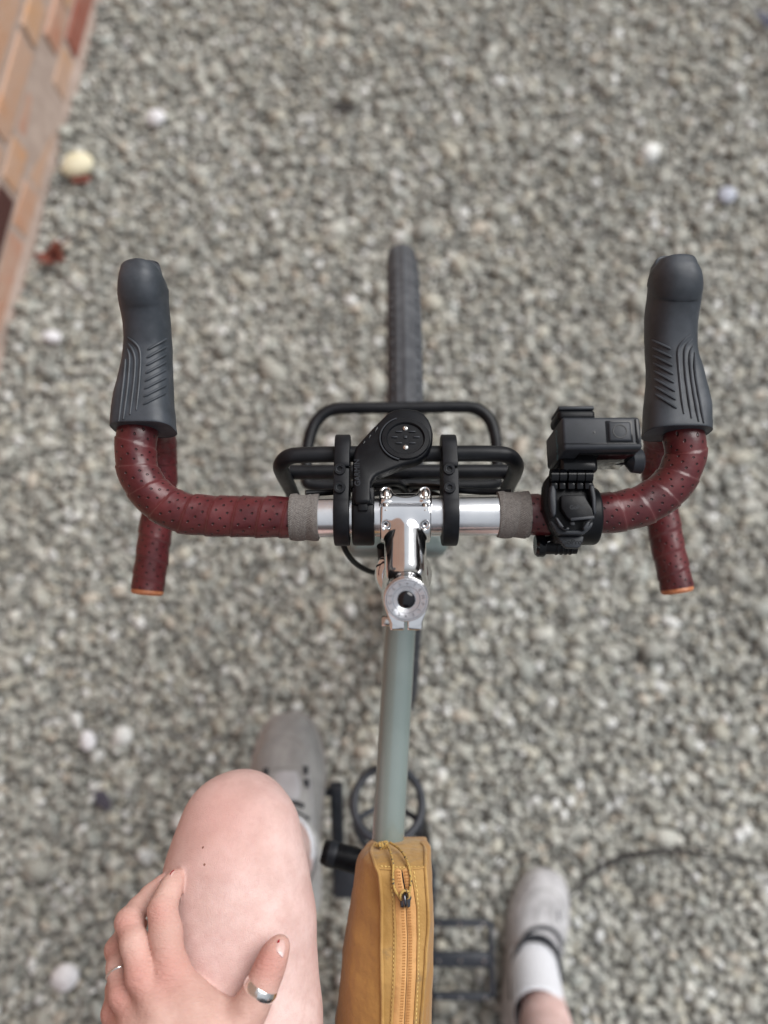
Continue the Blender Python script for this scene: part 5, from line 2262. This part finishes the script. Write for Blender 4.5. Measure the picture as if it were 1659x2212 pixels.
# ---- clothes below and behind the picture's edge
def sleeve(name, ch, mt, extra=0.006, cap_=False):
    m2 = MB()
    pts = spline([Vector(a) for a, r in ch], 6)
    rs = spline([Vector((r + extra, 0, 0)) for a, r in ch], 6)
    tube(m2, pts, [q.x for q in rs], 28, caps=cap_)
    return obj(name, m2, mt, person)


hL = [(np.array(Vector(thigh[-1][0]).lerp(Vector(hipL[0]), .38)), .080), (np.array(Vector(thigh[-1][0]).lerp(Vector(hipL[0]), .7)), .088), (hipL[0], .094)]
sleeve('shorts_leg', hL, 'shorts')
hR = [(np.array(Vector(hipR[0]).lerp(Vector(kneeR[0]), .35)), .082), (np.array(Vector(hipR[0]).lerp(Vector(kneeR[0]), .15)), .088), (hipR[0], .094)]
sleeve('shorts_leg', hR, 'shorts')
m2 = MB()
loft(m2, [superring(Vector((.005, y, z)), X, Y, w_, h_, 40, 2.3) for y, z, w_, h_ in ((-.25, .87, .16, .11), (-.26, .93, .195, .13), (-.265, 1.0, .190, .130), (-.275, 1.08, .165, .122), (-.285, 1.12, .16, .12))])
obj('shorts', m2, 'shorts', person)
m2 = MB()
loft(m2, [superring(Vector((.003, y, z)), X, Y, w_, h_, 40, 2.3) for y, z, w_, h_ in ((-.275, 1.02, .185, .135), (-.29, 1.10, .165, .128), (-.315, 1.2, .165, .138), (-.345, 1.3, .19, .125), (-.355, 1.36, .17, .10), (-.36, 1.40, .08, .07))])
obj('shirt', m2, 'shirt', person)
sleeve('shirt_sleeve', [(shoul + (elbow - shoul) * .55, .052), (shoul + (elbow - shoul) * .2, .056), (shoul, .06)], 'shirt')


# ---- shoes and socks
def shoe(toe, heel, zb, mt, length, wmax, name_lab):
    toe, heel = Vector((toe.x, toe.y, zb)), Vector((heel.x, heel.y, zb))
    d = (heel - toe).normalized()
    sx = Vector((-d.y, d.x, 0))              # to the wearer's right, roughly
    #      t    half-width  top
    tab = [(0.0, .009, .022), (.012, .019, .033), (.04, .029, .042), (.10, .0385, .051), (.18, .0455, .057), (.28, .050, .061), (.38, .0485, .069), (.48, .045, .082),
           (.56, .0415, .092), (.64, .0395, .090), (.74, .0385, .084), (.84, .0375, .083), (.92, .035, .084), (.97, .028, .082), (1.0, .012, .070)]
    k = wmax / .050
    P_ = spline([Vector(q) for q in tab], 4)

    def ring(q, inset=0.0, top=None, bot=.012):
        c = toe + d * (q.x * length) - sx * (0.004 * math.sin(q.x * PI))
        out = []
        n = 26
        h = (q.z if top is None else top) - bot
        w_ = max(.004, q.y * k - inset)
        for i in range(n + 1):
            a = PI * i / n
            ca, sa = math.cos(a), math.sin(a)
            out.append(c + sx * (w_ * math.copysign(abs(ca) ** .72, ca)) + Z * (bot + h * abs(sa) ** .82))
        return out
    m2 = MB()
    loft(m2, [ring(q) for q in P_])
    up = obj('shoe', m2, mt, person, angle=60, label=name_lab)
    bv = m2.bvh()
    m2 = MB()
    loft(m2, [[toe + d * (q.x * length) - sx * (0.004 * math.sin(q.x * PI)) + sx * s_ * (q.y * k + .0035) + Z * z_ for s_, z_ in ((1, 0), (1, .016), (.97, .022), (-.97, .022), (-1, .016), (-1, 0))] for q in P_])
    obj('sole', m2, 'sole', up)
    return up, bv, d, sx


toeL = at(621, 1540, .392)
dirL = Vector((ankL.x - toeL.x - 0.002, ankL.y - toeL.y, 0)).normalized()
shL, bsL, dL, sL = shoe(toeL, toeL + dirL * .27, .366, 'shoe_left', .272, .0495, 'grey suede shoe on the forward pedal')
toeR = at(1184, 1878, .02)
dirR = Vector((ankR.x - toeR.x - 0.004, ankR.y - toeR.y - 0.05, 0)).normalized()
shR, bsR, dR, sR = shoe(toeR, toeR + dirR * .27, .006, 'shoe_right', .275, .0510, 'pale knitted shoe standing on the gravel')


def line_on(bv, q, r, name, mt, parent, lift=0.0006):
    pts = [on(bv, x, y, lift) for x, y in q]
    pts = [p for p in pts if p]
    if len(pts) > 1:
        m2 = MB()
        tube(m2, spline(pts, 5), r, 7)
        return obj(name, m2, mt, parent)


def patch_on(bv, poly, name, mt, parent, lift=.001):
    q = [on(bv, x, y, lift) for x, y in poly]
    q = [p for p in q if p]
    cx_, cy_ = sum(x for x, y in poly) / len(poly), sum(y for x, y in poly) / len(poly)
    vs, fs = [], []
    n = len(poly)
    for t in (1, .75, .5, .25):
        for x, y in poly:
            vs.append(on(bv, cx_ + (x - cx_) * t, cy_ + (y - cy_) * t, lift if t < 1 else -.0005))
    vs.append(on(bv, cx_, cy_, lift))
    if any(v is None for v in vs):
        return None
    for k in range(3):
        for i in range(n):
            j = (i + 1) % n
            fs.append((k * n + i, k * n + j, (k + 1) * n + j, (k + 1) * n + i))
    for i in range(n):
        fs.append((3 * n + i, 3 * n + (i + 1) % n, 4 * n))
    m2 = MB()
    m2.add(vs, fs)
    return obj(name, m2, mt, parent, angle=60)


patch_on(bsL, [(592, 1668), (610, 1663), (640, 1663), (648, 1680), (652, 1705), (648, 1728), (632, 1735), (600, 1730), (590, 1700)], 'tongue', 'tongue', shL, .0016)
line_on(bsL, [(566, 1674), (590, 1662), (620, 1658), (648, 1660), (664, 1670)], .0010, 'seam', 'shoe_left', shL)
for q in [(575, 1668), (659, 1664), (661, 1692), (573, 1700)]:
    p = on(bsL, *q, .0008)
    if p:
        m2 = MB()
        rbox(m2, p, (.0075, .0110, .0022), .001)
        obj('eyelet', m2, 'lace', shL)
for q in ([(600, 1742), (630, 1734), (655, 1742)], [(600, 1768), (632, 1756), (664, 1770)], [(606, 1796), (640, 1778), (668, 1800)]):
    line_on(bsL, q, .0030, 'lace', 'lace', shL, .0018)
for q in ([(1138, 2018), (1152, 2007), (1172, 2003), (1192, 2008), (1206, 2022)], [(1140, 2036), (1158, 2032), (1178, 2034), (1198, 2046), (1208, 2058)]):
    line_on(bsR, q, .0034, 'lace', 'lace', shR, .002)
line_on(bsR, [(1108, 2160), (1110, 2110), (1122, 2062), (1140, 2022)], .0065, 'collar', 'lace', shR, .0)
line_on(bsR, [(1206, 2022), (1214, 2046), (1220, 2080)], .0045, 'collar', 'lace', shR, .0)
line_on(bsR, [(1205, 1965), (1208, 1990)], .0016, 'seam', 'lace', shR, .0004)
line_on(bsR, [(1134, 1990), (1140, 1950), (1160, 1925), (1188, 1922), (1212, 1945), (1222, 1990)], .0012, 'seam', 'shoe_left', shR, .0003)
line_on(bsR, [(1160, 1996), (1164, 1960), (1184, 1950), (1196, 1990)], .0010, 'seam', 'shoe_left', shR, .0003)
line_on(bsL, [(560, 1640), (580, 1605), (615, 1590), (648, 1602), (668, 1640)], .0012, 'seam', 'shoe_left', shL, .0003)
line_on(bsL, [(665, 1672), (672, 1720), (676, 1780)], .0014, 'seam', 'tongue', shL, .0003)


def sock(a, up, r0, r1, h, name='sock'):
    a, up = Vector(a), Vector(up).normalized()
    m2 = MB()
    n = 20
    pts, rs = [], []
    for i in range(n + 1):
        t = i / n
        pts.append(a + up * (h * t))
        rs.append(r0 + (r1 - r0) * t + .0007 * math.sin(i * 2.1))
    rs[-1] -= .002
    tube(m2, pts, rs, 30, caps=False)
    return obj(name, m2, 'sock', person)


upR = Vector(shinR[2][0]) - ankR
sock(ankR - Vector((0, -.012, .060)), upR, .0385, .0415, .165)
for a_, zz, rx_, ry_, m_n, par in ((ankR, .080, .0405, .055, 'lace', shR), (ankL, .452, .040, .052, 'shoe_left', shL)):
    m2 = MB()
    tube(m2, [Vector((a_.x, a_.y + .004, zz)) + Vector((rx_ * math.cos(t), ry_ * math.sin(t), .010 * math.sin(t))) for t in [k * 2 * PI / 32 for k in range(32)]], .0038, 10, closed=True)
    obj('collar', m2, m_n, par)
upL = Vector(shinL[2][0]) - ankL
sock(ankL - Vector((0, -.004, .045)), upL, .038, .0345, .085)
